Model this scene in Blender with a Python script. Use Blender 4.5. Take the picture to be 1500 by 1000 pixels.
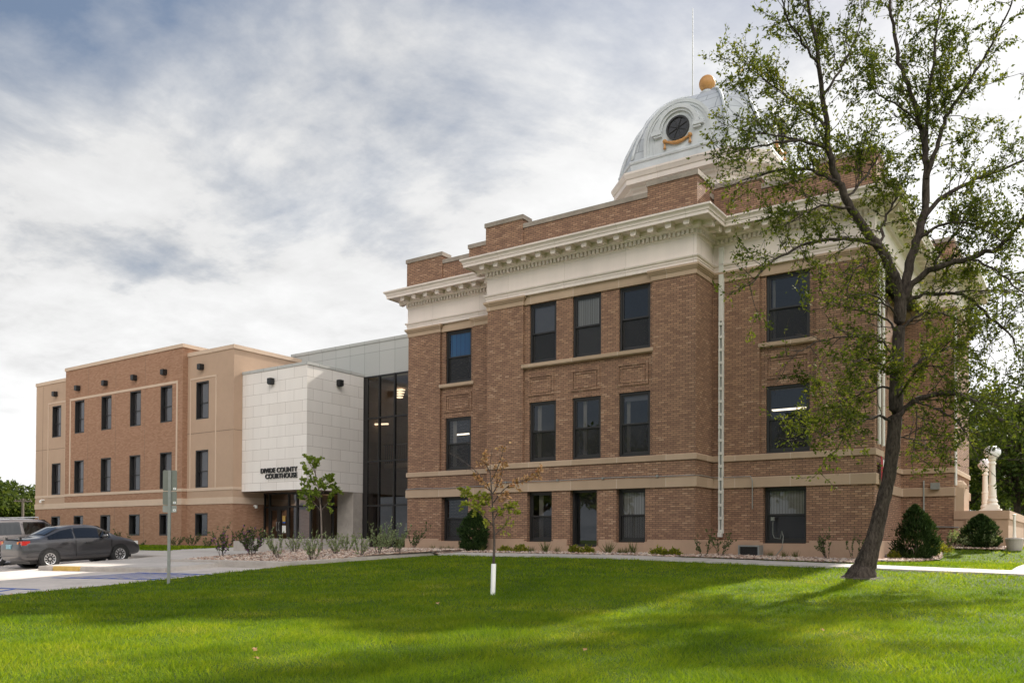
import bpy, bmesh, math, random
import numpy as np
from mathutils import Vector, Matrix
# ------------------------------------------------------------------ clear
for o in list(bpy.data.objects): bpy.data.objects.remove(o, do_unlink=True)
scene = bpy.context.scene
COL = scene.collection
rad = math.radians
# ------------------------------------------------------------------ camera (eye is the origin, z is height relative to the eye)
F_PX, YAW, PITCH, ROLL, CY = 1228.68, rad(34.642), rad(0.6919), rad(-0.3032), 774.12
def cam_axes():
    f = np.array([-math.sin(YAW)*math.cos(PITCH), math.cos(YAW)*math.cos(PITCH), math.sin(PITCH)])
    r = np.cross(f, [0, 0, 1.0]); r /= np.linalg.norm(r); d = np.cross(f, r)
    c, s = math.cos(ROLL), math.sin(ROLL)
    return c*r+s*d, -s*r+c*d, f
CR, CD, CF = cam_axes()
def ray(x, y):
    return CR*((x-750)/F_PX)+CD*((y-CY)/F_PX)+CF
cam = bpy.data.cameras.new('camera'); camo = bpy.data.objects.new('camera', cam); COL.objects.link(camo)
cam.sensor_width = 36; cam.lens = F_PX/1500*36
cam.shift_x = 0; cam.shift_y = (CY-500)/1500
cam.clip_start = .1; cam.clip_end = 3000
m = Matrix.Identity(4)
for i in range(3):
    m[i][0] = CR[i]; m[i][1] = -CD[i]; m[i][2] = -CF[i]
camo.matrix_world = m
scene.camera = camo
# ------------------------------------------------------------------ view, sky and sun
scene.view_settings.view_transform = 'Standard'; scene.view_settings.look = 'None'
scene.view_settings.gamma = 1; scene.view_settings.use_curve_mapping = False
scene.view_settings.exposure = 1.76
SUN_EL, SUN_AZ = rad(36), math.atan2(.13, 1.0)     # azimuth from +Y towards +X
SUN = Vector((math.sin(SUN_AZ)*math.cos(SUN_EL), math.cos(SUN_AZ)*math.cos(SUN_EL), math.sin(SUN_EL)))
sl = bpy.data.lights.new('sun', 'SUN'); sl.energy = 2.7; sl.angle = rad(1.5); sl.color = (1, .93, .82)
so = bpy.data.objects.new('sun', sl); COL.objects.link(so)
so.rotation_euler = SUN.to_track_quat('Z', 'Y').to_euler()
world = bpy.data.worlds.new('World'); scene.world = world; world.use_nodes = True
def mk(nt, kind, **kw):
    n = nt.nodes.new(kind)
    for k, v in kw.items():
        if k.startswith('_'): n.inputs[k[1:]].default_value = v
        else: setattr(n, k, v)
    return n
def math_n(nt, op, a, b=None, c=None, clamp=False):
    n = nt.nodes.new('ShaderNodeMath'); n.operation = op; n.use_clamp = clamp
    for i, v in enumerate((a, b, c)):
        if v is None: continue
        if isinstance(v, (int, float)): n.inputs[i].default_value = v
        else: nt.links.new(v, n.inputs[i])
    return n.outputs[0]
def mixc(nt, fac, a, b, mode='MIX'):
    n = nt.nodes.new('ShaderNodeMix'); n.data_type = 'RGBA'; n.blend_type = mode
    for s, v in ((n.inputs[0], fac), (n.inputs[6], a), (n.inputs[7], b)):
        if isinstance(v, (int, float)): s.default_value = v
        elif isinstance(v, (tuple, list)): s.default_value = (*v[:3], 1)
        else: nt.links.new(v, s)
    return n.outputs[2]
def ramp(nt, fac, stops, interp='LINEAR'):
    n = nt.nodes.new('ShaderNodeValToRGB'); cr = n.color_ramp; cr.interpolation = interp
    while len(cr.elements) < len(stops): cr.elements.new(.5)
    for e, (p, c) in zip(cr.elements, stops):
        e.position = p; e.color = (*c, 1) if not isinstance(c, (int, float)) else (c, c, c, 1)
    nt.links.new(fac, n.inputs[0]); return n.outputs[0]
def noise(nt, vec, scale, detail=4, rough=.55, dist=0):
    n = mk(nt, 'ShaderNodeTexNoise', _Scale=scale, _Detail=detail, _Roughness=rough, _Distortion=dist)
    if vec is not None: nt.links.new(vec, n.inputs['Vector'])
    return n.outputs['Fac']
CLOUD_SEED = 3.7
def build_world():
    nt = world.node_tree; nt.nodes.clear(); L = nt.links.new
    out = mk(nt, 'ShaderNodeOutputWorld'); bg = mk(nt, 'ShaderNodeBackground'); L(bg.outputs[0], out.inputs[0])
    sky = mk(nt, 'ShaderNodeTexSky', sky_type='NISHITA', sun_disc=False, sun_elevation=SUN_EL, sun_rotation=SUN_AZ)
    sky.air_density = 1.0; sky.dust_density = 1.5; sky.ozone_density = 1.5
    tc = mk(nt, 'ShaderNodeTexCoord'); d = tc.outputs['Generated']
    nrm = mk(nt, 'ShaderNodeVectorMath', operation='NORMALIZE'); L(d, nrm.inputs[0]); d = nrm.outputs[0]
    sep = mk(nt, 'ShaderNodeSeparateXYZ'); L(d, sep.inputs[0])
    z = math_n(nt, 'MAXIMUM', sep.outputs[2], 0.0)
    zc = math_n(nt, 'ADD', z, .20)
    px = math_n(nt, 'DIVIDE', sep.outputs[0], zc); py = math_n(nt, 'DIVIDE', sep.outputs[1], zc)
    cmb = mk(nt, 'ShaderNodeCombineXYZ'); L(px, cmb.inputs[0]); L(py, cmb.inputs[1]); cmb.inputs[2].default_value = CLOUD_SEED
    big = noise(nt, cmb.outputs[0], .75, 3, .5, .2)
    mid = noise(nt, cmb.outputs[0], 1.7, 9, .60, .25)
    fine = noise(nt, cmb.outputs[0], 5.0, 7, .62, .2)
    dens = math_n(nt, 'ADD', math_n(nt, 'ADD', math_n(nt, 'MULTIPLY', big, .50), math_n(nt, 'MULTIPLY', mid, .40)), math_n(nt, 'MULTIPLY', fine, .13))
    # cloud thickens towards the horizon and the sun, thins overhead and away from it
    dot = mk(nt, 'ShaderNodeVectorMath', operation='DOT_PRODUCT'); L(d, dot.inputs[0]); dot.inputs[1].default_value = SUN
    cosv = math_n(nt, 'MAXIMUM', dot.outputs['Value'], 0.0)
    dens = math_n(nt, 'ADD', dens, math_n(nt, 'MULTIPLY', math_n(nt, 'SUBTRACT', .352, z), .72))
    dens = math_n(nt, 'ADD', dens, math_n(nt, 'MULTIPLY', math_n(nt, 'POWER', cosv, 3.0), .13))
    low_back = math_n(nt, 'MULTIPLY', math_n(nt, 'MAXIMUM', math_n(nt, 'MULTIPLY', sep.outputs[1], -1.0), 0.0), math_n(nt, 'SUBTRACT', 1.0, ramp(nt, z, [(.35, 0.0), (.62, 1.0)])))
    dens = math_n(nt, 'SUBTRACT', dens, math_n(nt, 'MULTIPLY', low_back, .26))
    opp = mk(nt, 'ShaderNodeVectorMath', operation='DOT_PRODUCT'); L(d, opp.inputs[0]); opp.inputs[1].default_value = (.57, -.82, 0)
    back = math_n(nt, 'MULTIPLY', math_n(nt, 'MAXIMUM', opp.outputs['Value'], 0.0), ramp(nt, z, [(.30, 0.0), (.50, 1.0)]))  # cloud high behind the eye, thickened and brightened as added fill for the facade
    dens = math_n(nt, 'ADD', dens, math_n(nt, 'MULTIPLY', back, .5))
    mask = ramp(nt, dens, [(.39, 0.0), (.46, .42), (.54, 1.0)])
    glow = math_n(nt, 'POWER', cosv, 6.0)
    lum = math_n(nt, 'SUBTRACT', 7.0, math_n(nt, 'MULTIPLY', z, 5.4))
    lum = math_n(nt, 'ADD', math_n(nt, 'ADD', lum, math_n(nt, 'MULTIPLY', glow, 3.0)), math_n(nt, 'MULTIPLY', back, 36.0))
    tex = math_n(nt, 'ADD', math_n(nt, 'MULTIPLY', mid, .65), math_n(nt, 'MULTIPLY', fine, .35))
    lum = math_n(nt, 'MULTIPLY', lum, ramp(nt, tex, [(.34, .68), (.48, .90), (.60, 1.02)]))
    cc = mk(nt, 'ShaderNodeCombineXYZ')
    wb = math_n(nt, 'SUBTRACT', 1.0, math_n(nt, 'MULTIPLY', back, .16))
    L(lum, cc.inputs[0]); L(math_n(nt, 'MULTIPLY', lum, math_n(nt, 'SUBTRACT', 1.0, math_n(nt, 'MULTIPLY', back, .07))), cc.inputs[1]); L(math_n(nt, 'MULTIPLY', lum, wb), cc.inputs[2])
    # clear patches are veiled by thin high cloud, which greys the blue
    clear = mixc(nt, .62, sky.outputs[0], (.92, 1.14, 1.48))
    c = mixc(nt, mask, clear, cc.outputs[0])
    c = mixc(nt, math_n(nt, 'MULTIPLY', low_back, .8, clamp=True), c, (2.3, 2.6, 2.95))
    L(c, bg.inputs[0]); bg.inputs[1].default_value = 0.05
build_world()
# ------------------------------------------------------------------ terrain
def lerp_tab(t, xs, ys): return float(np.interp(t, xs, ys))
GY = ([-40, 0, 5, 8.7, 12.7, 16.9, 22.3, 24, 25.5], [-1.75, -1.6, -1.47, -1.33, -1.13, -.87, -.56, -.49, -.46])
def g_arr(X, Y):
    X = np.asarray(X, float); Y = np.asarray(Y, float)
    z = np.interp(Y, *GY)
    z = z - .02*np.clip(X+12, 0, 14)*np.interp(Y, [8, 18], [0., 1.])
    t = np.clip((Y-29.0)/5.6, 0, 1); t = t*t*(3-2*t)
    s = np.clip((X+6.5)/1.5, 0, 1)
    return z+.42*t*s
def g(X, Y): return float(g_arr(X, Y))
def lot_z(X, Y): return g(X, Y)-.13
def on_ground(x, y, fn=None):
    fn = fn or g
    d = ray(x, y)
    for s in np.linspace(1, 90, 9000):
        if d[2]*s < fn(d[0]*s, d[1]*s): return d*s
    return d*90
def on_y(x, y, Y):
    d = ray(x, y); return d*(Y/d[1])
# ------------------------------------------------------------------ object helpers
def link(o, parent=None, kind=None):
    COL.objects.link(o)
    if parent is not None: o.parent = parent
    if kind: o['kind'] = kind
    return o
def tag(o, label, cat, group=None, kind=None):
    o['label'] = label; o['category'] = cat
    if group: o['group'] = group
    if kind: o['kind'] = kind
    return o
def empty(name, loc=(0, 0, 0), rz=0):
    o = bpy.data.objects.new(name, None); COL.objects.link(o); o.location = loc; o.rotation_euler = (0, 0, rz)
    o.empty_display_size = .3
    return o
def thing(name, label, cat, loc=(0, 0, 0), rz=0, group=None):
    return tag(empty(name, loc, rz), label, cat, group)
def box_uv(me):
    n = len(me.loops)
    if n == 0: return
    uv = me.uv_layers.new(name='UVMap')
    vi = np.empty(n, np.int32); me.loops.foreach_get('vertex_index', vi)
    co = np.empty(len(me.vertices)*3, np.float32); me.vertices.foreach_get('co', co); co = co.reshape(-1, 3)
    npoly = len(me.polygons)
    nr = np.empty(npoly*3, np.float32); me.polygons.foreach_get('normal', nr); nr = np.abs(nr.reshape(-1, 3))
    tot = np.empty(npoly, np.int32); me.polygons.foreach_get('loop_total', tot)
    ln = np.repeat(nr, tot, axis=0); c = co[vi]
    u = np.where((ln[:, 2] > .7071), c[:, 0], np.where(ln[:, 0] > ln[:, 1], c[:, 1], c[:, 0]))
    v = np.where((ln[:, 2] > .7071), c[:, 1], c[:, 2])
    uv.data.foreach_set('uv', np.stack([u, v], 1).astype(np.float32).ravel())
class MB:
    def __init__(s): s.v = []; s.f = []; s.m = []
    def face(s, pts, mat=0):
        i = len(s.v); s.v.extend([tuple(p) for p in pts]); s.f.append(tuple(range(i, i+len(pts)))); s.m.append(mat)
    def box(s, x0, x1, y0, y1, z0, z1, mat=0, skip=''):
        if x0 > x1: x0, x1 = x1, x0
        if y0 > y1: y0, y1 = y1, y0
        i = len(s.v)
        s.v += [(x0, y0, z0), (x1, y0, z0), (x1, y1, z0), (x0, y1, z0), (x0, y0, z1), (x1, y0, z1), (x1, y1, z1), (x0, y1, z1)]
        F = {'b': (0, 3, 2, 1), 't': (4, 5, 6, 7), 'f': (0, 1, 5, 4), 'r': (1, 2, 6, 5), 'k': (2, 3, 7, 6), 'l': (3, 0, 4, 7)}
        for k, q in F.items():
            if k not in skip: s.f.append(tuple(i+a for a in q)); s.m.append(mat)
    def tube(s, pts, radii, n=8, mat=0, caps=True):
        pts = [Vector(p) for p in pts]
        if isinstance(radii, (int, float)): radii = [radii]*len(pts)
        ref = Vector((0, 0, 1)); rings = []
        for k, p in enumerate(pts):
            t = (pts[min(k+1, len(pts)-1)]-pts[max(k-1, 0)])
            t = t.normalized() if t.length > 1e-9 else Vector((0, 0, 1))
            a = t.cross(ref)
            if a.length < .05: a = t.cross(Vector((1, 0, 0)))
            a.normalize(); b = t.cross(a)
            i = len(s.v); rings.append(i)
            for j in range(n):
                an = 2*math.pi*j/n
                q = p+(a*math.cos(an)+b*math.sin(an))*radii[k]; s.v.append(tuple(q))
        for k in range(len(rings)-1):
            for j in range(n):
                j2 = (j+1) % n
                s.f.append((rings[k]+j, rings[k+1]+j, rings[k+1]+j2, rings[k]+j2)); s.m.append(mat)
        if caps:
            s.f.append(tuple(rings[0]+j for j in range(n))); s.m.append(mat)
            s.f.append(tuple(rings[-1]+j for j in reversed(range(n)))); s.m.append(mat)
    def lathe(s, prof, n=24, c=(0, 0), mat=0, a0=0, a1=2*math.pi):
        rings = []
        full = abs(a1-a0-2*math.pi) < 1e-6; cnt = n if full else n+1
        for r, z in prof:
            i = len(s.v); rings.append(i)
            for j in range(cnt):
                an = a0+(a1-a0)*j/n; s.v.append((c[0]+r*math.cos(an), c[1]+r*math.sin(an), z))
        for k in range(len(rings)-1):
            for j in range(n):
                j2 = (j+1) % cnt
                s.f.append((rings[k]+j, rings[k]+j2, rings[k+1]+j2, rings[k+1]+j)); s.m.append(mat)
    def sweep(s, prof, path, closed=True, mat=0, cap=True):
        """profile of (outward, z) carried round a plan outline with mitred corners; outward is right of travel"""
        n = len(path); P = [Vector((p[0], p[1])) for p in path]; rings = []
        for k in range(n):
            dirs = []
            if closed or k > 0: dirs.append((P[k]-P[k-1]).normalized())
            if closed or k < n-1: dirs.append((P[(k+1) % n]-P[k]).normalized())
            ns = [Vector((d.y, -d.x)) for d in dirs]
            mv = ns[0] if len(ns) == 1 else (ns[0]+ns[1])/(1+ns[0].dot(ns[1]))
            i = len(s.v); rings.append(i)
            for o, z in prof: s.v.append((P[k].x+mv.x*o, P[k].y+mv.y*o, z))
        q = len(prof)
        for k in range(n if closed else n-1):
            a, b = rings[k], rings[(k+1) % n]
            for j in range(q-1):
                s.f.append((a+j, b+j, b+j+1, a+j+1)); s.m.append(mat)
        if not closed and cap:
            s.f.append(tuple(rings[0]+j for j in range(q))); s.m.append(mat)
            s.f.append(tuple(rings[-1]+j for j in reversed(range(q)))); s.m.append(mat)
    def build(s, name, mats, parent=None, loc=None, smooth=False, uv=True, data_only=False):
        me = bpy.data.meshes.new(name); me.from_pydata(s.v, [], s.f)
        if not isinstance(mats, (list, tuple)): mats = [mats]
        for mt in mats: me.materials.append(mt)
        if len(mats) > 1: me.polygons.foreach_set('material_index', s.m)
        if smooth: me.polygons.foreach_set('use_smooth', [True]*len(s.f))
        me.update()
        if uv: box_uv(me)
        if data_only: return me
        o = bpy.data.objects.new(name, me); link(o, parent)
        if loc is not None: o.location = loc
        elif parent is not None and parent.type == 'EMPTY' and parent.get('world_children'): o.location = -Vector(parent.location)
        return o
def np_mesh(name, V, Fq, mat, parent=None, smooth=False, loc=None):
    V = np.asarray(V, np.float32); Fq = np.asarray(Fq, np.int32); k = Fq.shape[1]; n = len(Fq)
    me = bpy.data.meshes.new(name)
    me.vertices.add(len(V)); me.vertices.foreach_set('co', V.ravel())
    me.loops.add(n*k); me.loops.foreach_set('vertex_index', Fq.ravel())
    me.polygons.add(n); me.polygons.foreach_set('loop_start', np.arange(0, n*k, k, dtype=np.int32))
    me.polygons.foreach_set('loop_total', np.full(n, k, np.int32))
    if smooth: me.polygons.foreach_set('use_smooth', np.ones(n, bool))
    me.update(calc_edges=True)
    me.materials.append(mat)
    o = bpy.data.objects.new(name, me); link(o, parent)
    if loc is not None: o.location = loc
    return o
def copy_tree(o, parent=None, label=None):
    c = o.copy(); COL.objects.link(c)
    if parent is not None: c.parent = parent
    if label: c['label'] = label
    for ch in [x for x in bpy.data.objects if x.parent == o]: copy_tree(ch, c)
    return c
# ------------------------------------------------------------------ materials
def S(r, g_, b):
    f = lambda c: ((c/255+.055)/1.055)**2.4 if c > 10 else c/255/12.92
    return (f(r), f(g_), f(b))
MATS = {}
def new_mat(name):
    mt = bpy.data.materials.new(name); mt.use_nodes = True; nt = mt.node_tree; nt.nodes.clear()
    out = mk(nt, 'ShaderNodeOutputMaterial'); p = mk(nt, 'ShaderNodeBsdfPrincipled')
    nt.links.new(p.outputs[0], out.inputs[0]); MATS[name] = mt
    return mt, nt, p, out
def mat(name, col, rough=.7, var=.12, scale=3.0, metal=0, bump=0, spec=.5, bscale=40):
    """plain surface with mottling, fine grain and optional relief"""
    mt, nt, p, out = new_mat(name); L = nt.links.new
    tc = mk(nt, 'ShaderNodeTexCoord'); v = tc.outputs['Object']
    a = noise(nt, v, scale, 5, .6); b = noise(nt, v, scale*9, 3, .6)
    t = math_n(nt, 'ADD', math_n(nt, 'MULTIPLY', a, .7), math_n(nt, 'MULTIPLY', b, .3))
    lo = tuple(c*(1-var) for c in col); hi = tuple(min(1, c*(1+var)) for c in col)
    L(ramp(nt, t, [(.3, lo), (.7, hi)]), p.inputs['Base Color'])
    p.inputs['Roughness'].default_value = rough; p.inputs['Metallic'].default_value = metal
    p.inputs['Specular IOR Level'].default_value = spec
    if bump:
        bn = mk(nt, 'ShaderNodeBump', _Strength=bump, _Distance=.02); L(noise(nt, v, bscale, 4, .6), bn.inputs['Height']); L(bn.outputs[0], p.inputs['Normal'])
    return mt
def brick_mat(name, stops, mortar, w=.205, h=.0677, joint=.011, stagger=.5, patch=.18, rough=.85, bump=.25, soft=.5, streak=0):
    """masonry from metre UVs; each unit takes its own colour from the ramp"""
    mt, nt, p, out = new_mat(name); L = nt.links.new
    uv = mk(nt, 'ShaderNodeUVMap'); sep = mk(nt, 'ShaderNodeSeparateXYZ'); L(uv.outputs[0], sep.inputs[0])
    rv = math_n(nt, 'DIVIDE', math_n(nt, 'ADD', sep.outputs[1], 50.0), h); row = math_n(nt, 'FLOOR', rv)
    off = math_n(nt, 'MULTIPLY', math_n(nt, 'MODULO', row, 2.0), stagger)
    cu = math_n(nt, 'ADD', math_n(nt, 'DIVIDE', math_n(nt, 'ADD', sep.outputs[0], 200.0), w), off); colm = math_n(nt, 'FLOOR', cu)
    cmb = mk(nt, 'ShaderNodeCombineXYZ'); L(colm, cmb.inputs[0]); L(row, cmb.inputs[1])
    wn = mk(nt, 'ShaderNodeTexWhiteNoise', noise_dimensions='2D'); L(cmb.outputs[0], wn.inputs['Vector'])
    fu = math_n(nt, 'FRACT', cu); fv = math_n(nt, 'FRACT', rv)
    du = math_n(nt, 'MULTIPLY', math_n(nt, 'MINIMUM', fu, math_n(nt, 'SUBTRACT', 1.0, fu)), w)
    dv = math_n(nt, 'MULTIPLY', math_n(nt, 'MINIMUM', fv, math_n(nt, 'SUBTRACT', 1.0, fv)), h)
    dd = math_n(nt, 'MINIMUM', du, dv)
    mk_ = math_n(nt, 'GREATER_THAN', dd, joint/2)
    pn = noise(nt, uv.outputs[0], .35, 4, .6); pf = noise(nt, uv.outputs[0], 2.2, 3, .6)
    val = math_n(nt, 'ADD', wn.outputs['Value'], math_n(nt, 'MULTIPLY', math_n(nt, 'SUBTRACT', math_n(nt, 'ADD', math_n(nt, 'MULTIPLY', pn, .6), math_n(nt, 'MULTIPLY', pf, .4)), .5), patch*4), clamp=True)
    c = ramp(nt, val, stops)
    gr = noise(nt, uv.outputs[0], 60, 2, .6)
    c = mixc(nt, .22, c, ramp(nt, gr, [(.3, tuple(x*.6 for x in stops[len(stops)//2][1])), (.7, tuple(min(1, x*1.35) for x in stops[len(stops)//2][1]))]))
    if streak:
        mp = mk(nt, 'ShaderNodeMapping'); L(uv.outputs[0], mp.inputs[0]); mp.inputs['Scale'].default_value = (2.2, .16, 1)
        st = noise(nt, mp.outputs[0], 1.0, 5, .6)
        c = mixc(nt, streak, c, ramp(nt, st, [(.35, tuple(x*.55 for x in stops[len(stops)//2][1])), (.6, stops[len(stops)//2][1])]))
    c = mixc(nt, mk_, mortar, c)
    L(c, p.inputs['Base Color']); p.inputs['Roughness'].default_value = rough; p.inputs['Specular IOR Level'].default_value = .25
    if bump:
        bn = mk(nt, 'ShaderNodeBump', _Strength=bump, _Distance=.01); L(math_n(nt, 'ADD', mk_, math_n(nt, 'MULTIPLY', gr, .5)), bn.inputs['Height']); L(bn.outputs[0], p.inputs['Normal'])
    return mt
def leaf_mat(name, stops, trans=.35, rough=.5, patch_scale=.6, patchy=1.0, own=.6):
    mt, nt, p, out = new_mat(name); L = nt.links.new
    ge = mk(nt, 'ShaderNodeNewGeometry'); tc = mk(nt, 'ShaderNodeTexCoord')
    r = math_n(nt, 'ADD', math_n(nt, 'MULTIPLY', ge.outputs['Random Per Island'], own), math_n(nt, 'MULTIPLY', math_n(nt, 'SUBTRACT', noise(nt, tc.outputs['Object'], patch_scale, 5, .62), .3), patchy), clamp=True)
    c = ramp(nt, r, stops)
    L(c, p.inputs['Base Color']); p.inputs['Roughness'].default_value = rough; p.inputs['Specular IOR Level'].default_value = .06
    tr = mk(nt, 'ShaderNodeBsdfTranslucent'); L(mixc(nt, 1.0, c, (1.25, 1.2, .6), 'MULTIPLY'), tr.inputs[0])
    mx = mk(nt, 'ShaderNodeMixShader'); mx.inputs[0].default_value = trans
    L(p.outputs[0], mx.inputs[1]); L(tr.outputs[0], mx.inputs[2]); L(mx.outputs[0], out.inputs[0])
    return mt
def glass_mat(name, tint, refl=.06, ior=1.52):
    mt, nt, p, out = new_mat(name); L = nt.links.new; nt.nodes.remove(p)
    fr = mk(nt, 'ShaderNodeFresnel', _IOR=ior); gl = mk(nt, 'ShaderNodeBsdfGlossy', _Roughness=.01); gl.inputs[0].default_value = (.95, .97, 1, 1)
    tr = mk(nt, 'ShaderNodeBsdfTransparent'); tr.inputs[0].default_value = (*tint, 1)
    fac = math_n(nt, 'ADD', fr.outputs[0], refl, clamp=True)
    mx = mk(nt, 'ShaderNodeMixShader'); L(fac, mx.inputs[0]); L(tr.outputs[0], mx.inputs[1]); L(gl.outputs[0], mx.inputs[2]); L(mx.outputs[0], out.inputs[0])
    return mt
def emit_mat(name, col, st):
    mt, nt, p, out = new_mat(name); nt.nodes.remove(p)
    e = mk(nt, 'ShaderNodeEmission'); e.inputs[0].default_value = (*col, 1); e.inputs[1].default_value = st
    nt.links.new(e.outputs[0], out.inputs[0]); return mt
def paint_mat(name, col, metal=.5):
    mt, nt, p, out = new_mat(name); L = nt.links.new
    tc = mk(nt, 'ShaderNodeTexCoord'); a = noise(nt, tc.outputs['Object'], 1.5, 4)
    L(ramp(nt, a, [(.3, tuple(c*.9 for c in col)), (.7, tuple(c*1.08 for c in col))]), p.inputs['Base Color'])
    p.inputs['Metallic'].default_value = metal; p.inputs['Roughness'].default_value = .32
    p.inputs['Coat Weight'].default_value = .8; p.inputs['Coat Roughness'].default_value = .06
    return mt
M_brick = brick_mat('old_brick', [(0, (0.188, 0.100, 0.071)), (.2, (0.242, 0.134, 0.091)), (.45, (0.296, 0.166, 0.109)), (.7, (0.351, 0.204, 0.132)), (.9, (0.411, 0.239, 0.147)), (1, (0.508, 0.330, 0.225))], (.100, .070, .054), w=.205, h=.0677, joint=.016, streak=.22, patch=.20)
M_abrick = brick_mat('annex_brick', [(0, (0.285, 0.152, 0.094)), (.5, (0.335, 0.187, 0.120)), (1, (0.390, 0.228, 0.149))], (.28, .178, .12), joint=.009, patch=.08, bump=.1)
M_white_panel = brick_mat('white_stone_panel', [(0, (.73, .675, .635)), (.5, (.77, .72, .685)), (1, (.81, .76, .725))], (.42, .37, .34), w=1.2, h=.549, joint=.016, patch=.08, rough=.6, bump=.05, streak=.10)
M_grey_panel = brick_mat('grey_metal_panel', [(0, (.43, .43, .415)), (1, (.47, .47, .455))], (.24, .24, .23), w=1.04, h=1.35, joint=.02, stagger=0, patch=.05, rough=.5, bump=.03)
M_belt = brick_mat('limestone_belt', [(0, (.40, .29, .205)), (.5, (.46, .335, .24)), (1, (.52, .385, .28))], (.60, .50, .41), w=1.78, h=100, joint=.014, stagger=0, patch=.15, rough=.8, bump=.05, streak=.15)
M_coping = mat('weathered_stone_coping', (.30, .255, .215), .85, .3, 1.5, bump=.15)
M_cream = brick_mat('cream_painted_trim', [(0, (.74, .645, .60)), (.5, (.785, .685, .635)), (1, (.82, .72, .67))], (.55, .48, .42), w=2.4, h=100, joint=.012, stagger=0, patch=.25, rough=.6, bump=.04, streak=.14)
M_stucco = mat('tan_stucco', (.44, .295, .205), .9, .10, 1.2, bump=.12)
M_beige = mat('beige_stucco', (.43, .30, .215), .9, .07, .5, bump=.08)
M_beige_lt = mat('pale_stucco_band', (.56, .425, .325), .9, .06, .8)
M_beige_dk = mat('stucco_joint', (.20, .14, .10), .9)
M_dome = brick_mat('dome_metal', [(0, (.44, .455, .485)), (.5, (.51, .525, .555)), (1, (.58, .595, .62))], (.17, .18, .20), w=1.1, h=.62, joint=.022, patch=.25, rough=.45, bump=.1, streak=.2)
M_dome_trim = mat('dome_painted_trim', (.56, .575, .60), .45, .13, 1.4)
M_gold = mat('gilded_orange', (.50, .25, .085), .5, .18, 4)
M_ocu = mat('dark_leaded_glass', (.035, .033, .036), .15, .3, 6)
M_frame = mat('dark_bronze_frame', (.022, .02, .02), .45, .1, 3)
M_glass = glass_mat('window_glass', (.74, .75, .77), .035)
M_dkglass = glass_mat('tinted_curtain_glass', (.50, .45, .40), .03)
M_blind = mat('roller_blind_grey', (.20, .185, .185), .9, .05)
M_blindw = brick_mat('vertical_blind', [(0, (.42, .39, .34)), (1, (.58, .53, .47))], (.2, .18, .16), w=.09, h=50, joint=.014, stagger=0, bump=0)
M_blindb = brick_mat('blue_curtain', [(0, (.02, .17, .42)), (1, (.03, .24, .52))], (.012, .12, .32), w=.22, h=50, joint=.03, stagger=0, bump=0)
M_dark = mat('dark_interior', (.05, .046, .042), .9, .3, 1)
M_room = mat('interior_wall', (.40, .32, .25), .9, .2, .6)
M_lampon = emit_mat('lit_ceiling_lamp', (1, .84, .62), .85)
M_pipe = mat('white_downpipe', (.70, .68, .64), .5, .08, 3)
M_steel = mat('galvanised_steel', (.30, .31, .30), .5, .15, 6, metal=.5)
M_signback = mat('sign_back_metal', (.19, .20, .18), .5, .12, 4, metal=.3)
M_black = mat('black_metal', (.012, .012, .013), .4, .1, 5)
def screen_mat():
    mt, nt, p, out = new_mat('insect_screen'); p.inputs['Base Color'].default_value = (.03, .028, .028, 1); p.inputs['Roughness'].default_value = .8
    tr = mk(nt, 'ShaderNodeBsdfTransparent'); mx = mk(nt, 'ShaderNodeMixShader'); mx.inputs[0].default_value = .5
    nt.links.new(tr.outputs[0], mx.inputs[1]); nt.links.new(p.outputs[0], mx.inputs[2]); nt.links.new(mx.outputs[0], out.inputs[0]); return mt
M_screen = screen_mat()
M_mesh = mat('dark_door_mesh', (.045, .04, .038), .9, .1, 4)
M_curtain = mat('pale_curtain', (.42, .36, .30), .9, .12, 3)
M_white = mat('white_paint', (.78, .77, .74), .5, .06, 4)
M_roof = mat('roof_membrane', (.22, .21, .20), .9, .2, 1)
M_conc = None
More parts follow.
